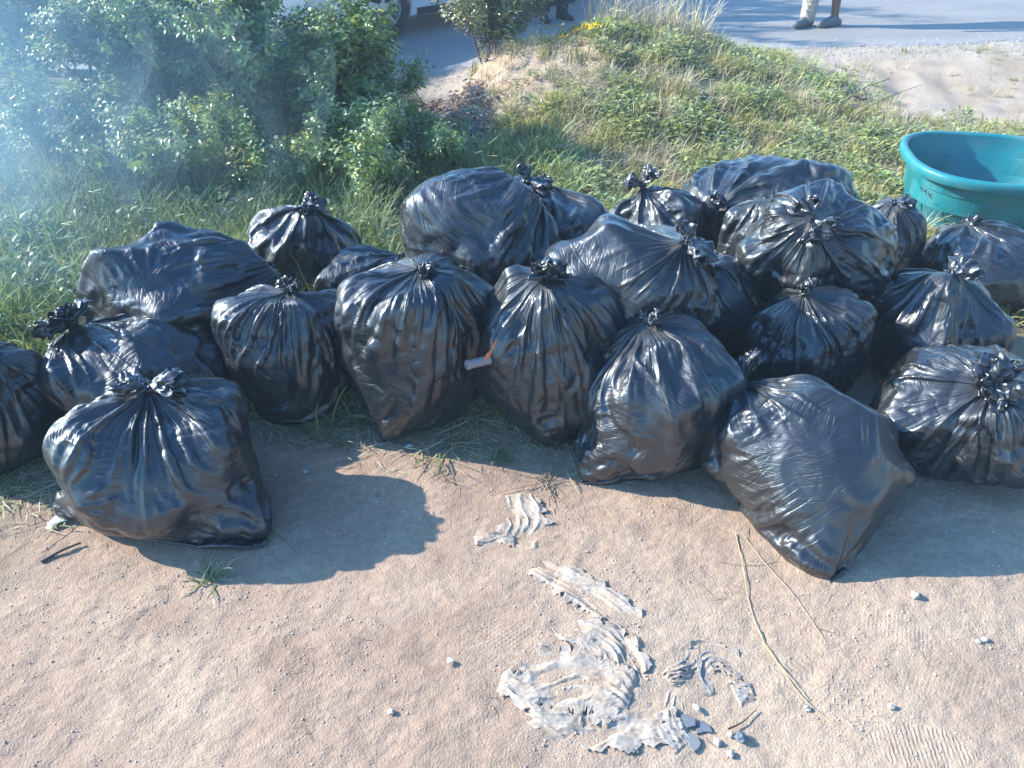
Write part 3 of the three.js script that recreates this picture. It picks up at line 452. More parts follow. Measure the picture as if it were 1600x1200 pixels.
bag({ c: [0.398, -2.22, 0.249, 0.213], base: 0.25, p: 3.4, k: 0.7, knot: [1068, 380], c1: [1098, 475, -2.12], c2: [960, 535, -2.1], bulge: [[878, 398, 0.03], [948, 350, 0.03], [890, 500, 0.05]], np: 11, lumps: 2, slack: 0.7, crumple: 0.5, ...BIG, label: 'boxy black bag lying on top of the middle right bags' });
bag({ c: [0.465, -1.919, 0.232, 0.246], k: 0.85, knot: [1012, 508], c1: [905, 755], cr: 0.6, bulge: [[925, 700, 0.03]], crumple: 0.6, ks: 0.6, ...BIG, label: 'black bag with a long left foot on the dirt, under the boxy bag' });
bag({ c: [0.727, -2.439, 0.175, 0.231], p: 3.2, knot: [1085, 412], lumps: 1, ks: 0.5, label: 'blue sheened black bag wedged behind the boxy bag' });
bag({ c: [0.653, -3.207, 0.235, 0.214], knot: [1005, 294], ears: [[1.8, 1.1, 1.2], [4.5, 1.0, 1]], label: 'rear black bag by the mound, left of the longest lying bag' });
bag({ c: [1.179, -3.393, 0.4, 0.246], k: 0.6, knot: [1122, 328], c1: [1330, 320, -3.35], crumple: 1.1, slack: 1.3, label: 'longest black bag lying flat at the very back by the mound' });
bag({ c: [1.009, -2.955, 0.16, 0.222], knot: [1195, 322], label: 'small black bag squeezed left of the big star pleated bag' });
bag({ c: [1.093, -2.56, 0.257, 0.208], base: 0.22, p: 2.7, k: 0.75, knot: [1268, 350], c1: [1375, 440, -2.5], bulge: [[1170, 400, 0.05]], ears: [[0.4, 1.35, 1.2], [3.4, 1.35, 1.1]], ...BIG, label: 'big black bag with star pleats around a central knot, topmost at right' });
bag({ c: [1.58, -2.991, 0.138, 0.212], k: 0.9, knot: [1395, 325], label: 'narrow black bag between the star pleated bag and the tub' });
bag({ c: [2.007, -2.97, 0.262, 0.15], knot: [1512, 362], ks: 0.7, label: 'flat black bag in front of the teal tub' });
bag({ c: [0.996, -2.218, 0.207, 0.215], p: 2.7, knot: [1257, 464], ears: [[0.5, 0.4, 0.9], [2.5, 1.2, 0.6]], ks: 0.7, bulge: [[1340, 500, 0.04]], ...BIG, label: 'dark black bag in shade directly behind the front right bag' });
bag({ c: [1.513, -2.382, 0.245, 0.213], p: 2.5, k: 0.75, knot: [1482, 434], bulge: [[1360, 440, 0.03], [1560, 520, 0.04]], np: 12, lumps: 1, crumple: 0.5, ...BIG, label: 'broad black bag behind the bag at the right edge' });
bag({ c: [1.39, -1.92, 0.268, 0.192], p: 2.5, knot: [1548, 602], ears: [[0.4, 1.35, 1.1], [2.8, 1.3, 1.1], [4.8, 1.3, 0.9]], ...BIG, label: 'black bag at the right edge with its knot facing the viewer' });
bag({ c: [0.854, -1.733, 0.263, 0.188], base: 0.02, p: 3.4, knot: [1165, 604], c1: [1295, 912, undefined], cr: 1.0, bulge: [[1130, 728, 0.02], [1412, 742, 0.02], [1128, 640, 0.06]], np: 11, lumps: 1, slack: 0.6, crumple: 0.4, ears: [[2.2, 1.2, 1.3], [4.4, 1.2, 1.0]], ...BIG, label: 'front right black bag with its pointed corner towards the viewer' });
// ---------------------------------------------------------------- grass, weeds and dry litter on the ground
{
  const R = rng(909), no = (x, z, f, s) => fbm(x * f + s, z * f - s, 3);
  const inDitch = (x, z) => Math.abs(x - ditchX(z)) < 0.36 && z < -4.95 ? 1 : 0;
  const grassy = (x, z) => (1 - dirtAmount(x, z)) * (1 - inDitch(x, z));
  const left = (x, z) => sstep(-0.2, -0.7, x - 0.25 * (z + 3));                // the lusher side towards the shrubs
  const faceBare = (x, z) => { const d = x - ditchX(z); return d > 0.12 && d < 1.15 && z < -5.2 && z > -6.9 ? 0.93 : 0; };
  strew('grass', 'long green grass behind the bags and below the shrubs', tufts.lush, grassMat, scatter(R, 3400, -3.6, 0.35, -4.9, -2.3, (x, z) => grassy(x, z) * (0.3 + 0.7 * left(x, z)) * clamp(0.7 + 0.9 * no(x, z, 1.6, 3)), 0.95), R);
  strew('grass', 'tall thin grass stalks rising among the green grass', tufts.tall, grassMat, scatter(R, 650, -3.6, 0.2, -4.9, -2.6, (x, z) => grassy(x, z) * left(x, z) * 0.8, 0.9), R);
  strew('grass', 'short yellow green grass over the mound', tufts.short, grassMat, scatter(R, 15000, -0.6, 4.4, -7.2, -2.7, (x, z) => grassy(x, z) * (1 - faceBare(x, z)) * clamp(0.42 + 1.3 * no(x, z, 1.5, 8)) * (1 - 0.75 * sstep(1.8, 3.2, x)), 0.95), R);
  strew('dry_grass', 'dry straw coloured grass on the mound and verge', tufts.dry, dryMat, scatter(R, 9500, -0.7, 5, -7.15, -2.7, (x, z) => grassy(x, z) * (1 - faceBare(x, z) * 0.7) * clamp(0.5 - 0.9 * no(x, z, 1.5, 8)), 0.8), R);
  strew('grass', 'short yellow green grass along the left verge', tufts.short, grassMat, scatter(R, 4200, -3.6, 0.2, -4.6, -1.9, (x, z) => grassy(x, z) * clamp(0.6 + no(x, z, 1.4, 91)), 1.25), R);
  strew('dry_grass', 'dry grass mixed into the left verge', tufts.dry, dryMat, scatter(R, 4200, -3.6, -0.4, -4.8, -1.9, (x, z) => grassy(x, z) * clamp(0.45 + no(x, z, 1.4, 21)), 0.9), R);
  strew('weeds', 'low leafy green weeds on the mound', tufts.weed, leafMat, scatter(R, 6500, -0.5, 3.6, -7.0, -2.9, (x, z) => grassy(x, z) * (1 - faceBare(x, z)) * clamp(0.2 + 2.0 * no(x, z, 1.3, 31)), 0.8), R);
  strew('weeds', 'dark leafy weeds below the shrubs', [...tufts.dark, tufts.weed[0]], leafMat, scatter(R, 3000, -3.6, 0.2, -5.0, -2.4, (x, z) => grassy(x, z) * left(x, z) * clamp(0.25 + 1.2 * no(x, z, 1.5, 41)), 1.0), R);
  { const s = scatter(R, 95, 0.62, 1.5, -6.85, -6.35, () => 0.8, 1.5); for (const q of s) q.h = 1.7; strew('dry_grass', 'tall thin dry stalks standing on the crest of the mound', tufts.dry, dryMat, s, R); }
  strew('dry_grass', 'sparse dry tufts on the bare ground beside the road', [...tufts.dry, tufts.short[0]], dryMat, scatter(R, 1500, 1.6, 6, -7.2, -4.8, (x, z) => clamp(0.1 + 1.2 * no(x, z, 2.2, 71)), 0.55), R);
  strew('dry_grass', 'matted dry grass lying over the mound', tufts.lying, dryMat, scatter(R, 6000, -0.3, 4.6, -7, -2.8, (x, z) => grassy(x, z) * clamp(0.5 - 0.9 * no(x, z, 1.7, 8)), 1.0), R);
  const lying = scatter(R, 5200, -2.4, 0.2, -2.9, -1.35, (x, z) => clamp(1.15 - 1.15 * sstep(-2.32, -1.78, z + 0.35 * (x + 0.6) * (x < -0.95 ? 1.1 : 0.12) + 0.2 * no(x, z, 2.4, 51))), 0.85);
  for (const s of lying) { s.tx = (R() - 0.5) * 0.12; s.tz = (R() - 0.5) * 0.12; s.y += 0.007; s.c = R() < 0.3 ? new THREE.Color().setRGB(0.42, 0.6, 0.3) : tint(R, -0.02); }
  strew('dry_grass', 'cut dry grass blades lying on the dirt between the bags', tufts.lying, dryMat, lying, R);
  const bits = scatter(R, 900, -1.4, 1.8, -2.2, -0.75, (x, z) => 0.12 + 0.5 * sstep(-1.3, -1.9, z), 0.6);
  for (const s of bits) { s.tx = 0; s.tz = 0; s.y += 0.006; s.c = tint(R).multiplyScalar(0.75); }
  const twigs = [1, 2, 3, 4].map((k) => { const q = rng(270 + k), A = acc(); for (let i = 0; i < 2; i++) blade(A, q, 0.025 + 0.08 * q(), 0.0024, q() * 6.28, 1.5, 0.1 * (q() - 0.5), [0.3, 0.22, 0.15], [0.42, 0.32, 0.2], V((q() - 0.5) * 0.2, 0.002, (q() - 0.5) * 0.2)); return done(A); });
  strew('dry_grass', 'stray straw bits scattered over the open dirt', twigs, dryMat, bits, R);
  // fallen leaves in the ditch
  const lf = [1, 2, 3].map((k) => { const q = rng(280 + k), A = acc(); for (let i = 0; i < 7; i++) { const a = q() * 6.28, b = 0.6 + 0.7 * q(); leaf(A, V((q() - 0.5) * 0.16, 0.004 + 0.02 * q(), (q() - 0.5) * 0.16), V(Math.cos(a), 0.25 * (q() - 0.5), Math.sin(a)), V(q() - 0.5, 1, q() - 0.5), 0.045, 0.022, [0.36 * b, 0.25 * b, 0.18 * b], 0.7); } return done(A); });
  const fallen = []; for (let i = 0; i < 900; i++) { const z = lerp(-6.6, -5.0, R()), x = ditchX(z) + (R() - 0.5) * 0.75; fallen.push({ x, z, y: HH(x, z) + 0.002, s: 0.7 + 0.6 * R(), c: tint(R), tx: 0, tz: 0 }); }
  strew('leaf_litter', 'brown fallen leaves filling the shallow ditch', lf, dryMat, fallen, R);
  // crumbs and pebbles of the soil, and the gravel along the road
  const pebble = (s) => { const g = new THREE.IcosahedronGeometry(1, 1), q = g.attributes.position; for (let i = 0; i < q.count; i++) { const v = V().fromBufferAttribute(q, i), k = 0.8 + 0.35 * n3(v.x * 1.4 + s, v.y * 1.4, v.z * 1.4); q.setXYZ(i, v.x * k, v.y * k * 0.7, v.z * k); } g.computeVertexNormals(); return g; };
  const pebs = [pebble(1), pebble(7), pebble(13)], stoneMat = new THREE.MeshStandardMaterial({ color: 0xffffff, roughness: 0.92 });
  const crumbs = []; for (let i = 0; i < 46000; i++) { const z = -0.72 - 1.9 * Math.pow(R(), 0.8), x = lerp(-1.9, 2.0, R()); if (dirtAmount(x, z) < 0.5 || R() > clamp(0.35 + 1.4 * no(x, z, 1.8, 61) + 0.35 * sstep(0.3, -0.9, x))) continue; const s = 0.001 + 0.0027 * Math.pow(R(), 5); crumbs.push({ x, z, y: HH(x, z) + s * 0.2, s, c: new THREE.Color().setRGB(...[0.54, 0.42, 0.33].map(((b) => (q) => q * b)(0.8 + 0.45 * R()))) }); }
  strew('gravel', 'crumbs and small pebbles lying on the pinkish dirt', pebs, stoneMat, crumbs, R);
  const grav = []; for (let i = 0; i < 16000; i++) { const x = lerp(-1.2, 6.2, R()), z = lerp(-8.1, -7.05, R()) + 0.04 * x, w = Math.abs(z + 7.5 - 0.05 * x); if (R() < w * 1.6) continue; const s = 0.0025 + 0.007 * Math.pow(R(), 3), b = 0.28 + 0.3 * R(); grav.push({ x, z, y: H(x, z) + 0.012, s, c: new THREE.Color().setRGB(b, b * 0.97, b * 0.92) }); }
  strew('gravel', 'pale loose gravel along the near edge of the road', pebs, stoneMat, grav, R);
}
// ---------------------------------------------------------------- shrubs and a tree
function tubeGeo(pts, r0, r1, seg = 5) { const c = new THREE.CatmullRomCurve3(pts), n = Math.max(4, pts.length * 3), g = new THREE.TubeGeometry(c, n, 1, seg, false), q = g.attributes.position; for (let i = 0; i <= n; i++) { const p = c.getPointAt(i / n), r = lerp(r0, r1, i / n); for (let j = 0; j <= seg; j++) { const k = i * (seg + 1) + j; q.setXYZ(k, p.x + (q.getX(k) - p.x) * r, p.y + (q.getY(k) - p.y) * r, p.z + (q.getZ(k) - p.z) * r); } } g.computeVertexNormals(); return g; }
const leafSet = (seed, n, l, w, cols, spread) => { const R = rng(seed), A = acc(); for (let i = 0; i < n; i++) { const t = i / n, a = i * 2.4 + R(), c = cols[Math.floor(R() * cols.length)], b = 0.75 + 0.5 * R(), e = -0.1 + 0.9 * R(); leaf(A, V((R() - 0.5) * 0.012, t * spread, (R() - 0.5) * 0.012), V(Math.cos(a) * Math.cos(e), Math.sin(e), Math.sin(a) * Math.cos(e)), V(R() - 0.5, 1, R() - 0.5), l * (0.7 + 0.6 * R()), w * (0.7 + 0.6 * R()), c.map((x) => x * b)); } return done(A); };
const sprigs = {
  dark: [1, 2, 3].map((s) => leafSet(300 + s, 11, 0.036, 0.02, [[0.14, 0.21, 0.05], [0.21, 0.29, 0.065], [0.36, 0.42, 0.09]], 0.14)),
  olive: [1, 2, 3].map((s) => leafSet(310 + s, 9, 0.034, 0.019, [[0.10, 0.13, 0.035], [0.14, 0.17, 0.045], [0.23, 0.24, 0.06]], 0.12)),
};
function shrub(o) {                                                            // stems from one root, forking into twigs that carry sprigs of leaves
  const R = rng(o.seed), g = thing(o.name || 'shrub', o.label, o.category || 'shrub', V(o.x, HH(o.x, o.z), o.z), o.group), wood = [], spots = [];
  const grow = (p, d, len, r, depth) => {
    const pts = [p.clone()], q = p.clone(), dd = d.clone(); const n = 4;
    for (let i = 0; i < n; i++) { dd.add(V(R() - 0.5, (R() - 0.5) * 0.6, R() - 0.5).multiplyScalar(o.wander ?? 0.55)).normalize(); q.addScaledVector(dd, len / n); q.y = Math.max(0.04, q.y); pts.push(q.clone()); if (depth >= o.leafFrom || (depth === o.depth - 1 && i > 1)) for (let k = 0; k < (o.perNode || 2); k++) spots.push([q.clone().add(V(R() - 0.5, R() - 0.5, R() - 0.5).multiplyScalar(0.07)), dd.clone().add(V(R() - 0.5, R() * 0.7, R() - 0.5).multiplyScalar(1.4)).normalize()]); }
    wood.push(tubeGeo(pts, r, r * 0.5, depth < 2 ? 6 : 4));
    if (depth < o.depth) { const m = o.forks; for (let k = 0; k < m; k++) { const at = pts[1 + Math.floor(R() * (pts.length - 1))], a = R() * 6.283; grow(at, dd.clone().multiplyScalar(0.55).add(V(Math.cos(a) * o.open, 0.35 * R() + (o.lift ?? 0.1), Math.sin(a) * o.open)).normalize(), len * (0.55 + 0.25 * R()), r * 0.5, depth + 1); } }
  };
  if (o.trunk) { const pts = [V(0, -0.15, 0), V(0.06, o.trunk * 0.5, 0.03), V(-0.03, o.trunk, 0)]; wood.push(tubeGeo(pts, o.r * 1.7, o.r, 9)); for (let i = 0; i < o.stems; i++) { const a = i / o.stems * 6.283 + R(); grow(V(0, o.trunk * (0.75 + 0.25 * R()), 0), V(Math.cos(a) * 0.9, 0.5 + 0.6 * R(), Math.sin(a) * 0.9).normalize(), o.len, o.r * 0.6, 1); } }
  else for (let i = 0; i < o.stems; i++) { const a = i / o.stems * 6.283 + R(), t = o.splay * (0.3 + 0.7 * R()); grow(V((R() - 0.5) * (o.base || 0.25), -0.02, (R() - 0.5) * (o.base || 0.25)), V(Math.cos(a) * t, 1, Math.sin(a) * t).normalize(), o.len * (0.75 + 0.5 * R()), o.r, 1); }
  mesh(o.trunk ? 'trunk' : 'stem', mergeGeometries(wood), barkMat, g);
  const lists = o.sprigs.map(() => []); for (const s of spots) lists[Math.floor(R() * lists.length)].push(s);
  const crown = new THREE.Group(); crown.name = 'crown'; crown.userData.kind = 'stuff'; g.add(crown);
  o.sprigs.forEach((geo, k) => { const L = lists[k]; if (!L.length) return; const im = new THREE.InstancedMesh(geo, leafMat, L.length); im.name = 'leaves'; im.userData.kind = 'stuff'; im.castShadow = im.receiveShadow = true;
    L.forEach(([p, d], i) => { QQ.setFromUnitVectors(V(0, 1, 0), d).multiply(new THREE.Quaternion().setFromAxisAngle(V(0, 1, 0), R() * 6.283)); const s = (o.ls || 1) * (0.7 + 0.6 * R()); M4.compose(p, QQ, V(s, s, s)); im.setMatrixAt(i, M4); im.setColorAt(i, R() < (o.yellow || 0.004) ? new THREE.Color(4, 2.6, 0.7) : tint(R)); }); crown.add(im); });
  return g;
}
const big = { stems: 11, splay: 0.95, len: 0.85, r: 0.013, depth: 4, forks: 3, open: 0.75, leafFrom: 2, perNode: 2, sprigs: sprigs.dark, ls: 1 };
shrub({ ...big, seed: 41, x: -1.2, z: -4.95, len: 0.39, stems: 10, perNode: 2, label: 'airy dark green shrub beside the ditch, right one of the thicket', base: 0.5 });
shrub({ ...big, seed: 42, x: -2.05, z: -5.0, len: 0.46, label: 'dense dark green shrub in the middle of the left thicket', base: 0.5 });
shrub({ ...big, seed: 43, x: -2.5, z: -5.9, len: 0.6, label: 'taller dark shrub standing behind the middle shrub', base: 0.5 });
shrub({ ...big, seed: 44, x: -3.3, z: -5.9, len: 0.5, label: 'dark shrub at the left edge, veiled by blue smoke', base: 0.5 });
shrub({ ...big, seed: 48, x: -4.3, z: -7.0, len: 0.66, label: 'dark shrub farthest back at the upper left corner', base: 0.5 });
const low = { ...big, stems: 8, len: 0.24, r: 0.006, depth: 3, forks: 3, splay: 1.2, ls: 0.85, base: 0.5 };
shrub({ ...low, seed: 55, x: -3.9, z: -6.5, len: 0.3, label: 'low dark seedling shrub in the smoke at the upper left' });
shrub({ ...low, seed: 51, x: -1.0, z: -4.0, label: 'low dark seedling shrub behind the tall knotted bag' });
shrub({ ...low, seed: 52, x: -1.7, z: -4.1, label: 'low dark seedling shrub above the slumped left bag' });
shrub({ ...low, seed: 53, x: -0.62, z: -4.4, len: 0.2, label: 'low dark seedling shrub at the right foot of the thicket' });
shrub({ ...low, seed: 54, x: -2.4, z: -4.25, len: 0.26, label: 'low dark seedling shrub at the left foot of the thicket' });
shrub({ seed: 45, x: -0.2, z: -6.75, stems: 8, splay: 0.7, len: 0.48, r: 0.008, depth: 3, forks: 4, open: 0.7, leafFrom: 2, perNode: 2, sprigs: sprigs.olive, ls: 0.9, base: 0.2, yellow: 0.03, label: 'small olive green shrub on the mound in front of the car' });
shrub({ seed: 47, name: 'tree', category: 'tree', x: -5.9, z: -9.3, trunk: 2.0, stems: 7, splay: 1, len: 1.05, r: 0.09, depth: 3, forks: 4, open: 0.8, leafFrom: 2, perNode: 3, sprigs: sprigs.dark, ls: 2.2, label: 'small roadside tree at the left that shades the car and ditch' });
shrub({ seed: 46, name: 'tree', category: 'tree', x: -6.6, z: -12.2, trunk: 2.6, stems: 9, splay: 1, len: 2.3, r: 0.16, depth: 3, forks: 4, open: 0.9, leafFrom: 2, perNode: 3, sprigs: sprigs.dark, ls: 3.2, label: 'roadside tree on the far left that shades the road' });
// ---------------------------------------------------------------- plastic tub, mended with wire
{
  const c0 = V(2.5, 0, -3.88), yb = HH(c0.x, c0.z) - 0.004, t = thing('plastic_tub', 'large teal plastic tub mended with black wire on the grass', 'tub', V(c0.x, yb, c0.z));
  t.rotation.y = -0.22;
  const plas = new THREE.MeshPhysicalMaterial({ color: 0xffffff, vertexColors: true, roughness: 0.42, ior: 1.48 });
  const A = 0.44, B = 0.40, p = 2.7, NT = 128;
  const loft = (prof) => { const P = [], C = [], I = [], m = prof.length; for (let k = 0; k < m; k++) for (let i = 0; i <= NT; i++) { const a = i / NT * 6.28319, c = Math.cos(a), s = Math.sin(a), [r, y] = prof[k], wob = 1 + 0.004 * n2(c * 2, s * 2 + y * 3); P.push(Math.sign(c) * Math.pow(Math.abs(c), 2 / p) * (A * wob + r), y + 0.004 * Math.sin(a * 2 + 1), Math.sign(s) * Math.pow(Math.abs(s), 2 / p) * (B * wob + r)); const d = clamp(0.45 + 0.9 * fbm(c * 3 + y * 9, s * 3 - y * 5, 4)), dust = 0.25 * d * d + 0.12 * sstep(0.06, 0, y) * d; C.push(lerp(0.006, 0.26, dust), lerp(0.19, 0.26, dust), lerp(0.21, 0.25, dust)); } for (let k = 0; k < m - 1; k++) for (let i = 0; i < NT; i++) { const a = k * (NT + 1) + i; I.push(a, a + NT + 1, a + 1, a + 1, a + NT + 1, a + NT + 2); } return geoOf(P, I, C); };
  const w = 0.006, outer = [[-0.40, 0.0], [-0.075, 0.0], [-0.062, 0.006], [-0.056, 0.02], [-0.042, 0.098], [-0.036, 0.104], [-0.028, 0.19], [-0.022, 0.196], [-0.014, 0.268], [-0.010, 0.288]], inner = outer.slice(1).map(([r, y]) => [r - w, y + (y < 0.02 ? 0.006 : 0.001)]).reverse();
  mesh('basin_wall', toCreasedNormals(mergeGeometries([loft(outer), loft([...inner, [-0.40, 0.008]])]), 0.7), plas, t);
  const rim = []; for (let i = 0; i <= 12; i++) { const a = Math.PI * (1.25 - 1.5 * i / 12); rim.push([0.010 + 0.020 * Math.cos(a) + (i === 0 ? -0.014 : 0), 0.288 + 0.018 * Math.sin(a) + (i > 9 ? -0.006 * (i - 9) : 0)]); }
  mesh('rim', loft(rim), plas, t);
  const wire = new THREE.MeshStandardMaterial({ color: 0x0a0c0e, roughness: 0.5 }), R = rng(31);
  const wall = (a, y) => { const c = Math.cos(a), s = Math.sin(a), r = lerp(-0.056, -0.012, y / 0.28) + 0.003; return V(Math.sign(c) * Math.pow(Math.abs(c), 2 / p) * (A + r), y, Math.sign(s) * Math.pow(Math.abs(s), 2 / p) * (B + r)); };
  for (const [a, y] of [[2.72, 0.175], [2.62, 0.172], [2.52, 0.165], [2.36, 0.125], [2.26, 0.118], [2.17, 0.108]]) for (const k of [-1, 1]) { const p0 = wall(a - 0.02 - 0.025 * R(), y + (0.006 + 0.012 * R()) * k), p1 = wall(a + 0.02 * (R() - 0.5), y + 0.003 * k), p2 = wall(a + 0.02 + 0.03 * R(), y - 0.014 * k * R()); mesh('wire_stitch', tubeGeo([p0, p1, p2], 0.0012, 0.001, 5), wire, t); }
  for (const path of [[[2.86, 0.185], [2.7, 0.178], [2.55, 0.16], [2.4, 0.13], [2.2, 0.115], [2.1, 0.09], [1.8, 0.085], [1.5, 0.086]], [[2.66, 0.14], [2.65, 0.08], [2.6, 0.03]], [[2.3, 0.12], [2.22, 0.07], [2.12, 0.03]]]) mesh('crack', tubeGeo(path.map(([a, y]) => wall(a, y).multiply(V(0.994, 1, 0.994))), 0.0016, 0.0012, 4), wire, t);
}
// ---------------------------------------------------------------- the parked car, mostly hidden by the shrubs
{
  const w0 = onGround(604, 64), dirc = 0.72, t = thing('parked_car', 'white car parked on the road behind the shrubs', 'car', V(w0.x, H(w0.x, w0.z) + 0.01, w0.z));
  t.rotation.y = dirc;                                                         // local +x runs along the car, away from the camera; local +z faces us
  const paint = new THREE.MeshPhysicalMaterial({ color: new THREE.Color().setRGB(0.74, 0.76, 0.77), roughness: 0.3, clearcoat: 1, clearcoatRoughness: 0.08 });
  const black = new THREE.MeshStandardMaterial({ color: new THREE.Color().setRGB(0.018, 0.018, 0.02), roughness: 0.75 }), glass = new THREE.MeshPhysicalMaterial({ color: new THREE.Color().setRGB(0.03, 0.035, 0.04), roughness: 0.05, ior: 1.5 }), alloy = new THREE.MeshStandardMaterial({ color: new THREE.Color().setRGB(0.55, 0.56, 0.58), metalness: 0.8, roughness: 0.35 });
  const s = new THREE.Shape(); const WB = 2.55, r = 0.37;
  s.moveTo(-0.82, 0.30); s.lineTo(-r, 0.22); s.absarc(0, 0.31, r, Math.PI + 0.25, -0.25, true); s.lineTo(WB - r, 0.2); s.absarc(WB, 0.31, r, Math.PI + 0.3, -0.3, true); s.lineTo(WB + 0.75, 0.3); s.lineTo(WB + 0.85, 0.55); s.quadraticCurveTo(WB + 0.84, 0.78, WB + 0.6, 0.84); s.lineTo(WB - 0.35, 0.95); s.quadraticCurveTo(WB - 0.9, 1.4, WB - 1.3, 1.44); s.lineTo(0.35, 1.46); s.quadraticCurveTo(-0.35, 1.4, -0.62, 0.98); s.lineTo(-0.86, 0.85); s.quadraticCurveTo(-0.9, 0.6, -0.82, 0.3);
  const g = new THREE.ExtrudeGeometry(s, { depth: 1.6, bevelEnabled: true, bevelThickness: 0.05, bevelSize: 0.04, bevelSegments: 3, steps: 6, curveSegments: 18 });
  const q = g.attributes.position; for (let i = 0; i < q.count; i++) { const y = q.getY(i), z = q.getZ(i) - 0.8, k = 1 - 0.16 * sstep(0.88, 1.46, y) - 0.04 * sstep(0.5, 0.2, y); q.setXYZ(i, q.getX(i), y, z * k - 0.8); }
  g.computeVertexNormals(); mesh('car_body', toCreasedNormals(g, 0.6), paint, t);
  for (const z of [0.012, -1.612]) {
    const out = z > 0 ? 1 : -1;
    for (const pts of [[[-0.36, 0.98], [0.02, 1.36], [0.62, 1.38], [0.62, 0.98]], [[0.70, 0.98], [0.70, 1.38], [WB - 1.36, 1.36], [WB - 0.72, 0.98]]]) { const f = new THREE.Shape(); pts.forEach(([x, y], i) => (i ? f.lineTo(x, y) : f.moveTo(x, y))); const e = new THREE.ExtrudeGeometry(f, { depth: 0.02, bevelEnabled: false }), a = e.attributes.position; for (let i = 0; i < a.count; i++) { const y = a.getY(i), k = 0.85 * (1 - 0.16 * sstep(0.88, 1.46, y)); a.setZ(i, -0.8 + out * (k + a.getZ(i) - 0.002)); } e.computeVertexNormals(); mesh('window', e, glass, t); }
    const sill = new THREE.BoxGeometry(WB - 0.8, 0.07, 0.03); sill.translate(WB / 2, 0.235, -0.8 + out * 0.825); mesh('sill', sill, black, t);
    for (const x of [0.66, 1.62]) { const h = new THREE.BoxGeometry(0.16, 0.028, 0.03); h.translate(x - 0.2, 0.84, -0.8 + out * 0.862); mesh('door_handle', h, paint, t); }
    for (const x of [0.66, 1.68, -0.3]) { const d = new THREE.BoxGeometry(0.008, x < 0 ? 0.1 : 0.62, 0.01); d.translate(x, x < 0 ? 0.9 : 0.6, -0.8 + out * 0.847); mesh('door_gap', d, black, t); }
  }
  const screen = new THREE.BoxGeometry(0.02, 0.5, 1.16); screen.rotateZ(0.8); screen.translate(WB - 0.62, 1.2, -0.8); mesh('windscreen', screen, glass, t);
  for (const x of [0, WB]) for (const z of [-0.06, -1.54]) {
    const wh = new THREE.Group(); wh.name = 'wheel'; wh.position.set(x, 0.31, z); t.add(wh); const out = z > -0.8 ? 1 : -1;
    const ty = new THREE.LatheGeometry([[0.20, -0.09], [0.27, -0.1], [0.302, -0.085], [0.31, -0.06], [0.31, 0.06], [0.302, 0.085], [0.27, 0.1], [0.20, 0.09]].map(([a, b]) => new THREE.Vector2(a, b)), 48); ty.rotateX(Math.PI / 2); mesh('tyre', ty, black, wh);
    const rimG = [new THREE.LatheGeometry([[0.205, -0.08], [0.205, 0.075], [0.19, 0.08], [0.185, 0.03]].map(([a, b]) => new THREE.Vector2(a, b)), 40), new THREE.CylinderGeometry(0.045, 0.05, 0.05, 20)]; rimG.forEach((k) => k.rotateX(Math.PI / 2)); for (let i = 0; i < 5; i++) { const sp = new THREE.BoxGeometry(0.035, 0.17, 0.03); sp.translate(0, 0.11, 0.045 * out); sp.rotateZ(i * 1.2566); rimG.push(sp); } rimG[1].translate(0, 0, 0.04 * out);
    mesh('wheel_rim', mergeGeometries(rimG.map((k) => (k.index ? k.toNonIndexed() : k))), alloy, wh);
    const hub = new THREE.CylinderGeometry(0.19, 0.19, 0.02, 28); hub.rotateX(Math.PI / 2); hub.translate(0, 0, -0.02 * out); mesh('brake_disc', hub, black, wh);
  }
}
// ---------------------------------------------------------------- people standing on the road: one smooth surface per body, clothes over it
function surface(caps, cell, k = 0.03, fold = 0) {                                       // smooth union of tapered capsules and stretched balls, meshed by marching cubes
  const lo = V(9, 9, 9), hi = V(-9, -9, -9); for (const [a, b, ra, rb] of caps) { for (const [p, r] of [[a, ra], [b, rb]]) { lo.min(p.clone().subScalar(r + 0.04)); hi.max(p.clone().addScalar(r + 0.04)); } }
  const ce = lo.clone().add(hi).multiplyScalar(0.5), half = Math.max(hi.x - lo.x, hi.y - lo.y, hi.z - lo.z) / 2, res = Math.min(150, Math.ceil(half * 2 / cell)), mc = new MarchingCubes(res, new THREE.MeshBasicMaterial(), false, false, 300000);
  const es = caps.map(([a, b, ra, rb]) => ({ a, b, ra, rb }));
  for (let z = 0, n = 0; z < res; z++) for (let y = 0; y < res; y++) for (let x = 0; x < res; x++, n++) { const X = ce.x + (x / res * 2 - 1) * half, Y = ce.y + (y / res * 2 - 1) * half, Z = ce.z + (z / res * 2 - 1) * half; let d = 1; for (const e of es) { const q = coneSdf(X, Y, Z, e); d = d > 0.5 ? Math.min(d, q) : smin(d, q, k); } mc.field[n] = -d; }
  mc.isolation = 0; mc.update();
  const g = new THREE.BufferGeometry(), c = mc.count, P = new Float32Array(c * 3), N = new Float32Array(c * 3); for (let i = 0; i < c; i++) for (let k2 = 0; k2 < 3; k2++) { P[i * 3 + k2] = mc.positionArray[i * 3 + k2] * half + ce.getComponent(k2); N[i * 3 + k2] = mc.normalArray[i * 3 + k2]; }
  g.setAttribute('position', new THREE.BufferAttribute(P, 3)); const w = mergeVertices(g, 1e-5); w.computeVertexNormals(); if (fold) { const q = w.attributes.position, m = w.attributes.normal; for (let i = 0; i < q.count; i++) { const x = q.getX(i), y = q.getY(i), z = q.getZ(i), d = fold * (0.6 - Math.abs(n3(x * 9, y * 16 + x * 14, z * 9)) * 1.6) * (0.4 + 0.6 * sstep(0.6, 0.15, y)); q.setXYZ(i, x + m.getX(i) * d, y, z + m.getZ(i) * d); } w.computeVertexNormals(); } return w;
}
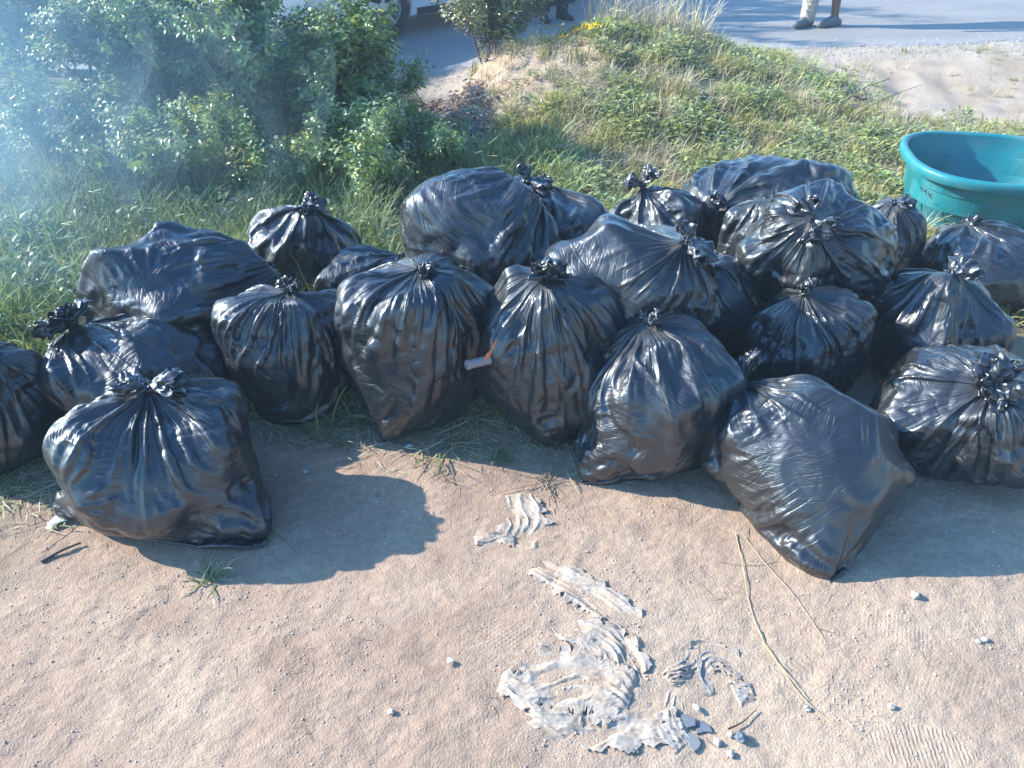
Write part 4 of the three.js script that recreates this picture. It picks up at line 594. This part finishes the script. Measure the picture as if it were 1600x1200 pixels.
function person(o) {
  const t = thing('person', o.label, 'person', o.at); t.rotation.y = o.turn;    // local +z is the way the person faces
  const M = (c, r = 0.85) => new THREE.MeshStandardMaterial({ color: new THREE.Color().setRGB(...c), roughness: r });
  const L = o.legs, hipY = 0.92, body = [], tr = [], sh = [[], []];
  const limb = (arr, a, b, ra, rb) => arr.push([a, b, ra, rb]);
  const head = V(0, 1.60, 0.03), neck = V(0, 1.42, 0);
  limb(body, V(0, 1.0, 0), V(0, 1.28, 0), 0.115, 0.13); limb(body, V(-0.14, 1.37, 0), V(0.14, 1.37, 0), 0.07, 0.07); limb(body, V(0, 1.36, -0.01), V(0, 1.5, 0.015), 0.055, 0.05); limb(body, V(0, 1.53, 0.035), V(0, 1.62, 0.015), 0.062, 0.085); limb(body, V(0, 1.555, 0.105), V(0, 1.585, 0.1), 0.014, 0.01); limb(body, V(-0.082, 1.565, 0.01), V(-0.084, 1.6, 0.005), 0.014, 0.016); limb(body, V(0.082, 1.565, 0.01), V(0.084, 1.6, 0.005), 0.014, 0.016);
  for (const s of [-1, 1]) {
    const el = V(s * 0.25, 1.1, -0.03), wr = V(s * 0.22, 0.87, 0.10); limb(body, V(s * 0.18, 1.36, 0), el, 0.048, 0.038); limb(body, el, wr, 0.037, 0.026); limb(body, wr, V(s * 0.215, 0.79, 0.125), 0.03, 0.028);
    for (let f = 0; f < 4; f++) limb(body, V(s * 0.212, 0.785, 0.098 + f * 0.018), V(s * 0.205, 0.71 + 0.008 * Math.abs(f - 1.6), 0.115 + f * 0.017), 0.0095, 0.008); limb(body, V(s * 0.2, 0.83, 0.15), V(s * 0.185, 0.76, 0.17), 0.011, 0.009);
    const k = s < 0 ? 0 : 1, [kx, kz, fx, fz, yaw] = L[k], hip = V(s * 0.09, hipY, 0), knee = V(kx, 0.50, kz), ank = V(fx, 0.085, fz);
    limb(body, hip, knee, 0.078, 0.05); limb(body, knee, V(lerp(kx, fx, 0.3), 0.38, lerp(kz, fz, 0.3) - 0.015), 0.046, 0.052); limb(body, V(lerp(kx, fx, 0.3), 0.38, lerp(kz, fz, 0.3) - 0.015), ank, 0.05, 0.034);
    const toe = V(fx + Math.sin(yaw) * 0.17, 0.035, fz + Math.cos(yaw) * 0.17), heel = V(fx - Math.sin(yaw) * 0.05, 0.04, fz - Math.cos(yaw) * 0.05); limb(body, ank, V(fx, 0.05, fz), 0.034, 0.032);
    sh[k].push([heel, toe, 0.042, 0.036], [V(fx, 0.08, fz), V(fx + Math.sin(yaw) * 0.09, 0.05, fz + Math.cos(yaw) * 0.09), 0.043, 0.036]);
    const hem = o.hem[k], e = V(lerp(kx, fx, clamp((0.5 - hem) / 0.42)), hem, lerp(kz, fz, clamp((0.5 - hem) / 0.42)));
    const one = [[hip.clone().add(V(0, 0.02, 0)), knee, 0.097, 0.076], [knee, e, 0.076, o.cuff[k]]]; if (o.split) mesh('trouser_leg', surface(one, 0.011, 0.02, 0.011), M(o.trousers[k]), t); else tr.push(...one);
  }
  mesh('body', surface(body, 0.0125, 0.022), M(o.skin, 0.55), t);
  const belt = [[V(-0.06, 0.95, 0), V(0.06, 0.95, 0), 0.115, 0.115], [V(-0.07, 0.9, 0), V(0.07, 0.9, 0), 0.1, 0.1]]; mesh('trousers', surface([...tr, ...belt], 0.014, 0.03, 0.008), M(o.trousers[1]), t);
  const top = [[V(-0.03, 0.98, 0), V(0.03, 1.2, 0), 0.125, 0.14], [V(-0.13, 1.34, 0), V(0.13, 1.34, 0), 0.09, 0.09], [V(0, 1.15, 0), V(0, 1.3, 0), 0.14, 0.14]]; for (const s of [-1, 1]) top.push([V(s * 0.17, 1.36, 0), V(s * 0.235, 1.14, -0.025), 0.07, 0.058]);
  mesh('shirt', surface(top, 0.014, 0.04), M(o.shirt), t);
  mesh('hair', surface([[V(0, 1.63, 0.0), V(0, 1.66, -0.02), 0.087, 0.08], [V(0, 1.6, -0.03), V(0, 1.56, -0.05), 0.075, 0.055]], 0.009, 0.02), M([0.012, 0.01, 0.009], 0.9), t);
  for (const s of [-1, 1]) { const e = new THREE.SphereGeometry(0.011, 14, 10); e.translate(s * 0.03, 1.592, 0.098); mesh('eye', e, M([0.6, 0.58, 0.55], 0.3), t); const b = new THREE.SphereGeometry(0.006, 10, 8); b.translate(s * 0.03, 1.592, 0.1045); mesh('pupil', b, M([0.01, 0.008, 0.006], 0.2), t); }
  const lip = new THREE.SphereGeometry(1, 16, 10); lip.scale(0.022, 0.007, 0.008); lip.translate(0, 1.528, 0.098); mesh('mouth', lip, M([0.22, 0.09, 0.07], 0.5), t);
  for (const k of [0, 1]) { mesh('shoe', surface(sh[k].map(([a, b, r, q]) => [a, b, r, q]), 0.01, 0.02), M(o.shoes, 0.6), t); }
  return t;
}
{
  const a = onGround(1283, 43), SK = [0.16, 0.085, 0.05];
  person({ at: V(a.x, H(a.x, a.z) + 0.008, a.z), turn: -1.05, legs: [[-0.09, 0.12, -0.08, 0.13, 0.15], [0.09, 0.03, 0.07, -0.08, -0.1]], hem: [0.10, 0.33], cuff: [0.07, 0.068], split: true, trousers: [[0.40, 0.34, 0.27], [0.05, 0.09, 0.2]], shirt: [0.3, 0.32, 0.34], skin: SK, shoes: [0.12, 0.13, 0.14], label: 'person with one beige and one rolled blue trouser leg standing on the road' });
  const b = onGround(864, 33);
  person({ at: V(b.x, H(b.x, b.z) + 0.008, b.z), turn: 0.4, legs: [[-0.11, 0.03, -0.12, 0.0, -0.2], [0.1, 0.03, 0.1, 0.02, 0.2]], hem: [0.09, 0.09], cuff: [0.062, 0.062], trousers: [[0.012, 0.014, 0.022], [0.012, 0.014, 0.022]], shirt: [0.06, 0.07, 0.1], skin: SK, shoes: [0.015, 0.015, 0.018], label: 'person in dark trousers standing on the road beside the small shrub' });
}
// ---------------------------------------------------------------- torn cloth half buried in the dirt, and small litter
const clothMat = new THREE.MeshStandardMaterial({ vertexColors: true, roughness: 0.95, side: THREE.DoubleSide });
function strip(path, seed, o = {}) {                                            // a rumpled strip of cloth along [u, v, width in pixels] points on the ground
  const R = rng(seed), pts = path.map(([u, v]) => ground(u, v, 0)), cur = new THREE.CatmullRomCurve3(pts), L = cur.getLength(), nt = Math.max(40, Math.round(L / 0.0032)), ns = 44, P = [], C = [], I = [], wpx = path.map((p) => p[2]), ph = R() * 40;
  for (let j = 0; j <= nt; j++) { const t = j / nt, c = cur.getPointAt(t), d = cur.getTangentAt(t), s = V(-d.z, 0, d.x), k = t * (wpx.length - 1), k0 = Math.min(wpx.length - 2, Math.floor(k)), W = lerp(wpx[k0], wpx[k0 + 1], k - k0) / FOC * Math.hypot(c.x, EYE, c.z) / 2;
    for (let i = 0; i <= ns; i++) { const q = i / ns * 2 - 1, e = 1 + (0.32 * n2(t * L * 26 + ph, q > 0 ? 3 : 9) + 0.14 * n2(t * L * 95 + ph, q > 0 ? 3 : 9)) * sstep(0.3, 1, Math.abs(q)), x = q * W * e, m = t * L;
      const f = (o.folds || 1) * x / 0.021 + 0.8 * n2(m * 5 + ph, x * 8) + 0.10 * n2(m * 18, x * 30 + ph), r = 1 - Math.abs(Math.sin(Math.PI * f)), f2 = x / 0.010 + 1.4 * n2(m * 9 + ph, x * 16), r2 = 1 - Math.abs(Math.sin(Math.PI * f2));
      const mask = clamp(0.6 + 0.7 * n2(m * 3.5 - ph, x * 9)), endm = sstep(0, 0.05, t) * sstep(1, 0.95, t), edge = 1 - Math.pow(Math.abs(q), 5);
      const h = ((o.h ?? 0.012) * 0.36 * Math.pow(r, 2.1) * (0.35 + mask) + 0.0017 * r2 * r2 * mask + 0.0006 * n2(m * 50, x * 50)) * (0.25 + 0.75 * edge) * endm + (o.lift ?? 0.0035) * (0.4 + endm) - (o.sink ?? 0.009) * clamp(n2(m * 5 + 30, x * 10 - ph) * 1.5 + 0.05 + (o.bury ?? 0));
      const px = c.x + s.x * (x + 0.004 * n2(m * 12, x * 12 + ph)), pz = c.z + s.z * (x + 0.004 * n2(m * 12 + 9, x * 12)) ; P.push(px, H(px, pz) + 0.007 * fbm(px * 6, pz * 6, 3) + 0.001 + h, pz);
      const dirt = clamp(0.35 + 1.0 * n2(m * 11 - ph, x * 22) + 0.3 * n2(m * 60, x * 60) + (h < 0.004 ? 0.35 : 0) - 0.35 * r), b = 0.88 + 0.2 * n2(m * 90, x * 90), cc = mixc(o.col || [0.46, 0.38, 0.30], [0.47, 0.345, 0.245], dirt); C.push(cc[0] * b, cc[1] * b, cc[2] * b); } }
  for (let j = 0; j < nt; j++) for (let i = 0; i < ns; i++) { const a = j * (ns + 1) + i; if (o.holes && n2(j / nt * L * 45 + ph, i / ns * 5) > o.holes) continue; I.push(a, a + 1, a + ns + 1, a + 1, a + ns + 2, a + ns + 1); }
  return geoOf(P, I, C);
}
tag(mesh('torn_cloth', mergeGeometries([strip([[812, 776, 34], [820, 800, 62], [818, 830, 80], [815, 862, 74]], 3, { folds: 0.8, h: 0.014 }), strip([[806, 846, 26], [775, 846, 24], [742, 850, 16]], 5)]), clothMat, scene), 'small crumpled grey cloth lying alone near the roots', 'cloth');
tag(mesh('torn_cloth', mergeGeometries([
  strip([[780, 1070, 34], [812, 1078, 80], [866, 1068, 112], [925, 1072, 110], [985, 1096, 70]], 11, { h: 0.02, folds: 0.75 }), strip([[800, 1104, 22], [850, 1128, 40], [920, 1144, 46], [990, 1142, 52], [1045, 1118, 56], [1062, 1082, 34]], 13, { folds: 0.9 }),
  strip([[832, 890, 28], [868, 905, 52], [915, 930, 66], [958, 955, 66], [992, 985, 40], [1004, 1020, 20]], 17, { bury: 0.25 }), strip([[898, 982, 22], [938, 998, 52], [972, 1030, 60], [986, 1078, 40]], 19, { bury: 0.1 }), strip([[858, 982, 16], [880, 1000, 17], [915, 1012, 14], [945, 1030, 16]], 23, { h: 0.007 })]), clothMat, scene), 'long torn dirty white cloth twisted through the bare dirt', 'cloth');
const shred = [0.30, 0.27, 0.245];
tag(mesh('torn_plastic', mergeGeometries([strip([[1040, 1062, 26], [1075, 1045, 36], [1108, 1022, 46], [1142, 1035, 48], [1172, 1052, 26]], 31, { h: 0.008, holes: 0.6, bury: 0.3, col: shred, folds: 1.3 }), strip([[1098, 1030, 22], [1100, 1060, 20], [1108, 1085, 14]], 33, { h: 0.01, col: shred }), strip([[1150, 1085, 46], [1178, 1080, 26]], 35, { h: 0.004, holes: 0.6, bury: 0.4, col: shred }), strip([[1035, 1110, 30], [1052, 1140, 52], [1075, 1165, 40]], 37, { h: 0.006, holes: 0.65, bury: 0.3, col: [0.42, 0.36, 0.3] })]), clothMat, scene), 'shredded grey plastic sheet in flakes right of the long cloth', 'plastic scrap');
function flake(u, v, r, seed, h) { const R = rng(seed), c = ground(u, v, 0), n = 8, s = new THREE.Shape(); for (let i = 0; i < n; i++) { const a = i / n * 6.283, k = r * (0.3 + 0.95 * R()); i ? s.lineTo(Math.cos(a) * k, Math.sin(a) * k) : s.moveTo(Math.cos(a) * k, Math.sin(a) * k); } const g = new THREE.ExtrudeGeometry(s, { depth: 0.0025, bevelEnabled: true, bevelSize: 0.0008, bevelThickness: 0.0008, bevelSegments: 1 }); g.rotateX(-Math.PI / 2); g.rotateZ(0.22 * (R() - 0.5)); g.rotateX(0.3 * (R() - 0.5)); g.translate(c.x, HH(c.x, c.z) + h, c.z); return g; }
const solid = (r, g, b, ro = 0.8) => new THREE.MeshStandardMaterial({ color: new THREE.Color().setRGB(r, g, b), roughness: ro });
tag(mesh('plastic_scrap', flake(1082, 1160, 0.022, 61, 0.002), solid(0.20, 0.20, 0.20), scene), 'dark grey scrap below the shredded sheet, nearest the white pebbles', 'plastic scrap');
tag(mesh('plastic_scrap', mergeGeometries([flake(1072, 1122, 0.02, 62, 0.003), flake(1100, 1132, 0.024, 63, 0.001)]), solid(0.13, 0.14, 0.16), scene), 'jagged dark blue grey scrap amid the shredded sheet', 'plastic scrap');
tag(mesh('paper_scrap', flake(1087, 1106, 0.008, 65, 0.007), solid(0.62, 0.66, 0.66), scene), 'tiny pale paper square on the shredded sheet', 'paper scrap');
tag(mesh('paper_scrap', flake(706, 1040, 0.011, 66, 0.008), solid(0.7, 0.72, 0.72), scene), 'small white scrap alone on the dirt left of the cloth', 'paper scrap');
tag(mesh('paper_scrap', mergeGeometries([flake(92, 818, 0.026, 67, 0.01), flake(80, 826, 0.014, 68, 0.008)]), solid(0.72, 0.75, 0.78), scene), 'white paper scrap in dry grass beside the front left bag', 'paper scrap');
tag(mesh('paper_scrap', flake(478, 738, 0.007, 69, 0.006), solid(0.3, 0.45, 0.45), scene), 'tiny bluish scrap in the shadow of the front left bag', 'paper scrap');
tag(mesh('paper_scrap', flake(640, 700, 0.009, 70, 0.006), solid(0.55, 0.68, 0.7), scene), 'tiny pale blue scrap before the bag with the small foot', 'paper scrap');
function stone(u, v, r, seed, c, label) { const p = ground(u, v, 0), g = new THREE.IcosahedronGeometry(r, 4), q = g.attributes.position; for (let i = 0; i < q.count; i++) { const w = V().fromBufferAttribute(q, i), k = 0.85 + 0.22 * n3(w.x / r * 0.9 + seed, w.y / r * 0.9, w.z / r * 0.9) + 0.05 * n3(w.x / r * 3, w.y / r * 3 + seed, w.z / r * 3); q.setXYZ(i, w.x * k * 1.1, w.y * k * 0.8, w.z * k); } g.computeVertexNormals(); g.translate(p.x, HH(p.x, p.z) + r * 0.45, p.z); tag(mesh('stone', mergeVertices(g), solid(...c, 0.9), scene), label, 'stone'); }
stone(1158, 1152, 0.0135, 1, [0.14, 0.16, 0.18], 'round dark grey stone right of the jagged scrap');
stone(1122, 1158, 0.0095, 2, [0.45, 0.37, 0.32], 'pale pebble left of the dark grey stone');
stone(1142, 1176, 0.009, 3, [0.48, 0.41, 0.36], 'pale pebble just below the dark grey stone'); stone(1142, 1146, 0.008, 4, [0.43, 0.36, 0.30], 'cream pebble above the dark grey stone, half buried');
stone(1262, 1105, 0.009, 5, [0.43, 0.36, 0.29], 'tan pebble beside the long straw stalk'); stone(1427, 935, 0.013, 6, [0.45, 0.40, 0.35], 'whitish stone alone near the right shadow edge'); stone(1392, 1106, 0.0085, 7, [0.46, 0.39, 0.32], 'pale pebble beside the block shoe print');
stone(1538, 1001, 0.008, 8, [0.49, 0.46, 0.43], 'larger of two white pebbles at the right edge'); stone(1527, 1005, 0.006, 9, [0.48, 0.45, 0.42], 'smaller of two white pebbles at the right edge'); stone(612, 1117, 0.008, 10, [0.5, 0.4, 0.32], 'lone pebble on the dirt left of the long cloth'); stone(1078, 1012, 0.005, 12, [0.3, 0.25, 0.22], 'tiny brown stone above the shredded sheet');
const straw = solid(0.46, 0.34, 0.2, 0.8), wood = solid(0.09, 0.07, 0.06, 0.9);
const stalk = (path, r0, r1, lift = 0.004) => tubeGeo(path.map(([u, v, h]) => { const p = ground(u, v, 0); p.y = HH(p.x, p.z) + (h ?? lift); return p; }), r0, r1, 6);
tag(mesh('straw_stalk', stalk([[1148, 838], [1160, 890], [1168, 935], [1184, 985], [1215, 1035], [1250, 1085], [1290, 1120], [1345, 1152]], 0.0014, 0.0008), straw, scene), 'longest straw stalk curving across the right dirt', 'stalk');
tag(mesh('straw_stalk', stalk([[1162, 842], [1195, 885], [1235, 930], [1262, 965], [1284, 1000]], 0.0011, 0.0007), straw, scene), 'shorter straight straw stalk beside the long one', 'stalk');
tag(mesh('straw_stalk', stalk([[1185, 985], [1200, 1018], [1228, 1052], [1262, 1092]], 0.0014, 0.0008, 0.006), straw, scene), 'thin straw stalk running along the longest one', 'stalk');
tag(mesh('straw_stalk', stalk([[1120, 880], [1150, 886], [1190, 886], [1212, 878], [1216, 866], [1204, 852]], 0.001, 0.0006, 0.003), straw, scene), 'thin curled straw thread crossing the two stalks', 'stalk');
tag(mesh('stick', stalk([[66, 880, 0.004], [98, 864, 0.009], [128, 852, 0.008]], 0.0045, 0.003), wood, scene), 'dark short stick in front of the front left bag', 'stick');
tag(mesh('stick', stalk([[1138, 1140, 0.01], [1160, 1128, 0.009], [1182, 1108, 0.006]], 0.0022, 0.001), wood, scene), 'thin dark stick beside the shredded sheet', 'stick');
tag(mesh('stick', stalk([[418, 822], [445, 845], [468, 868]], 0.0018, 0.001), solid(0.2, 0.15, 0.11), scene), 'thin brown twig at the corner of the front left bag', 'stick');
{ const R = rng(88), gs = []; for (let i = 0; i < 26; i++) { const a = R() * 6.28, l = 30 + 60 * R(), u0 = 846 + 10 * R(), v0 = 752 + 12 * R(); gs.push(stalk([[u0, v0, 0.004 + 0.012 * R()], [u0 + Math.cos(a) * l * 0.5, v0 + Math.sin(a) * l * 0.3, 0.005 + 0.01 * R()], [u0 + Math.cos(a + 0.3 * (R() - 0.5)) * l, v0 + Math.sin(a) * l * 0.55, 0.002]], 0.0013, 0.0005)); } tag(mesh('dry_roots', mergeGeometries(gs), solid(0.3, 0.22, 0.155), scene), 'fan of dry grass roots pulled out in front of the bags', 'dry roots'); }
function plantlet(u, v, seed, kind, label, s = 1) { const p = onGround(u, v), R = rng(seed), A = acc(), g = thing('small_plant', label, 'plant', p); if (kind === 'grass') for (let i = 0; i < 34; i++) blade(A, R, s * (0.03 + 0.06 * R()), 0.004, R() * 6.28, 0.6 + 0.9 * R(), 0.8, GREEN.map((x) => x * 1.6), R() < 0.35 ? STRAW : LIME, V((R() - 0.5) * 0.05, 0, (R() - 0.5) * 0.05)); else for (let i = 0; i < 60; i++) { const y = s * 0.16 * R(), a = R() * 6.28, w = 0.05 * s * (1.2 - y / (0.18 * s)); leaf(A, V(Math.cos(a) * w * R(), y, Math.sin(a) * w * R()), V(Math.cos(a), 0.5 * R(), Math.sin(a)), V(0, 1, 0.1), 0.03 * s, 0.014 * s, (R() < 0.2 ? LIME : [0.11, 0.17, 0.04]).map((x) => x * (0.7 + 0.6 * R()))); } mesh('leaves', done(A), leafMat, g); }
plantlet(330, 905, 1, 'grass', 'small uprooted grass clump on the dirt in front of the left bag'); plantlet(532, 690, 2, 'grass', 'small yellowing grass clump at the edge of the cut grass', 0.9); plantlet(782, 716, 3, 'grass', 'small straw coloured grass clump before the bottle bag', 0.7); plantlet(612, 392, 4, 'weed', 'bright green leafy weed between the rear bags', 1.1); plantlet(130, 560, 5, 'weed', 'yellow green weed behind the far left bags', 0.9); plantlet(555, 660, 6, 'grass', 'green grass sprig in the shade between two bags', 0.9); plantlet(735, 225, 7, 'weed', 'leafy dark weed at the mouth of the ditch', 1.6); plantlet(800, 85, 8, 'weed', 'broad leafed bright weed under the small shrub', 2.0);
{ const p = onGround(1290, 185), g = thing('dead_stem', 'bare dead twig leaning over the grass above the tub', 'dead stem', p); const to = (u, v, z) => atZ(u, v, z).sub(p); mesh('stem', mergeGeometries([tubeGeo([V(0, 0, 0), to(1320, 158, p.z + 0.05), to(1345, 140, p.z + 0.08), to(1392, 122, p.z)], 0.006, 0.002), tubeGeo([to(1335, 150, p.z + 0.06), to(1352, 156, p.z + 0.1), to(1350, 138, p.z)], 0.008, 0.003)]), wood, g);
  const p2 = onGround(1310, 200), g2 = thing('dead_stem', 'thin dead twig lying right of the bare leaning twig', 'dead stem', p2), to2 = (u, v, z) => atZ(u, v, z).sub(p2); mesh('stem', tubeGeo([V(0, 0, 0), to2(1370, 160, p2.z - 0.1), to2(1440, 132, p2.z - 0.2)], 0.004, 0.0015), wood, g2); }
// yellow tape on the mound
{ const R = rng(54), yel = new THREE.MeshPhysicalMaterial({ color: new THREE.Color().setRGB(0.75, 0.55, 0.02), roughness: 0.4, side: THREE.DoubleSide, transmission: 0.2, thickness: 0 });
  const band = (pix, w, lift) => { const c = new THREE.CatmullRomCurve3(pix.map(([u, v, dy]) => { const p = onGround(u, v); p.y += lift + (dy || 0); return p; })), P = [], I = [], n = 40; for (let i = 0; i <= n; i++) { const p = c.getPointAt(i / n), a = 0.6 + 0.9 * n2(i * 0.16, w * 90), b = 0.015 * n2(i * 0.5, 7); P.push(p.x, p.y + Math.sin(a) * w + b, p.z + Math.cos(a) * w * 0.5, p.x, p.y - Math.sin(a) * w * 0.3, p.z - Math.cos(a) * w * 0.6); if (i < n) I.push(i * 2, i * 2 + 1, i * 2 + 2, i * 2 + 1, i * 2 + 3, i * 2 + 2); } return geoOf(P, I); };
  tag(mesh('yellow_tape', band([[851, 60], [868, 57], [882, 58]], 0.016, 0.10), yel, scene), 'thin yellow tape strip behind the crest, left of two', 'plastic tape'); tag(mesh('yellow_tape', band([[908, 61], [922, 61], [936, 63]], 0.014, 0.10), yel, scene), 'thin yellow tape strip behind the crest, right of two', 'plastic tape');
  tag(mesh('yellow_tape', band([[873, 83], [886, 78], [896, 72], [905, 70]], 0.024, 0.10), yel, scene), 'slanting yellow tape piece on the mound crest', 'plastic tape'); tag(mesh('yellow_tape', band([[908, 66], [918, 68], [928, 67], [937, 68]], 0.036, 0.10), yel, scene), 'crumpled wide yellow tape piece on the mound crest', 'plastic tape'); }
// ---------------------------------------------------------------- the bottle that pokes out of its bag
{
  const m = atZ(728, 571, -1.9), ax = V(0.90, -0.02, -0.45).normalize(), g = thing('glass_bottle', 'dusty clear bottle neck poking out of a torn bag', 'bottle', m);
  g.quaternion.setFromUnitVectors(V(0, 1, 0), ax); g.scale.setScalar(1.05);
  const prof = [[0.0085, 0.004], [0.0088, 0], [0.0125, 0.0005], [0.0142, 0.003], [0.0142, 0.012], [0.0128, 0.015], [0.0135, 0.018], [0.0128, 0.022], [0.0135, 0.06], [0.0155, 0.085], [0.026, 0.115], [0.0345, 0.14], [0.036, 0.16], [0.036, 0.27], [0.033, 0.278], [0, 0.274]].map(([a, b]) => new THREE.Vector2(a, b));
  mesh('bottle_glass', new THREE.LatheGeometry(prof, 40), new THREE.MeshPhysicalMaterial({ color: new THREE.Color().setRGB(0.55, 0.46, 0.43), roughness: 0.3, transmission: 0.5, thickness: 0.003, ior: 1.5, side: THREE.DoubleSide }), g);
  const inn = [[0.0086, 0.003], [0.0086, 0.06], [0.012, 0.085], [0.0, 0.1]].map(([a, b]) => new THREE.Vector2(a, b)); mesh('bottle_mouth', new THREE.LatheGeometry(inn, 28), solid(0.1, 0.09, 0.09, 0.5), g);
  const sp = [[760, 562], [764, 552], [770, 545], [773, 536], [779, 529]].map(([u, v], i) => atZ(u, v, -1.875 + 0.006 * i)), P = [], I = []; sp.forEach((p, i) => { const w = [0.009, 0.008, 0.005, 0.006, 0.002][i]; P.push(p.x - w, p.y, p.z + 0.004, p.x + w, p.y + 0.003, p.z - 0.002); if (i) { const a = i * 2 - 2; I.push(a, a + 1, a + 2, a + 1, a + 3, a + 2); } });
  tag(mesh('label_scrap', geoOf(P, I), new THREE.MeshStandardMaterial({ color: new THREE.Color().setRGB(0.6, 0.2, 0.1), roughness: 0.7, side: THREE.DoubleSide }), scene), 'torn orange label scrap above the bottle neck', 'paper scrap');
}
// ---------------------------------------------------------------- smoke drifting in from the left
{
  const c = atZ(-150, 170, -3.2), g = thing('smoke', 'thin blue smoke drifting in at the upper left', 'smoke', c), m = new THREE.MeshPhysicalMaterial({ color: 0xffffff, vertexColors: true, roughness: 1, transmission: 0.5, thickness: 0, transparent: true, side: THREE.DoubleSide }), R = rng(19);
  g.userData.kind = 'stuff';
  for (let k = 0; k < 9; k++) {                                                 // puffs inside one another, each thinning out towards its rim
    const q = 0.45 + 0.75 * k / 8, e = new THREE.SphereGeometry(1, 96, 64), p = e.attributes.position, col = new Float32Array(p.count * 4), ax = V(0.35 * (R() - 0.5), 0.4 * R(), 1).normalize(), ox = (R() - 0.5) * 0.3, oy = (R() - 0.5) * 0.3;
    for (let i = 0; i < p.count; i++) { const x = p.getX(i), y = p.getY(i), z = p.getZ(i), r = q * (1 + 0.18 * n3(x * 1.1 + k * 0.25, y * 1.1, z * 1.1)), f = Math.abs(x * ax.x + y * ax.y + z * ax.z); col.set([0.5, 0.77, 0.95, 0.06 * sstep(0.1, 1, f) * clamp(0.65 + 0.6 * n3(x * 1.7 + k, y * 1.7 - k, z))], i * 4); p.setXYZ(i, x * r * 1.25 + ox, y * r * 1.0 + oy, z * r * 0.75); }
    e.setAttribute('color', new THREE.BufferAttribute(col, 4)); e.computeVertexNormals(); mesh('smoke_puff', e, m, g).castShadow = false;
  }
}
renderer.render(scene, camera);
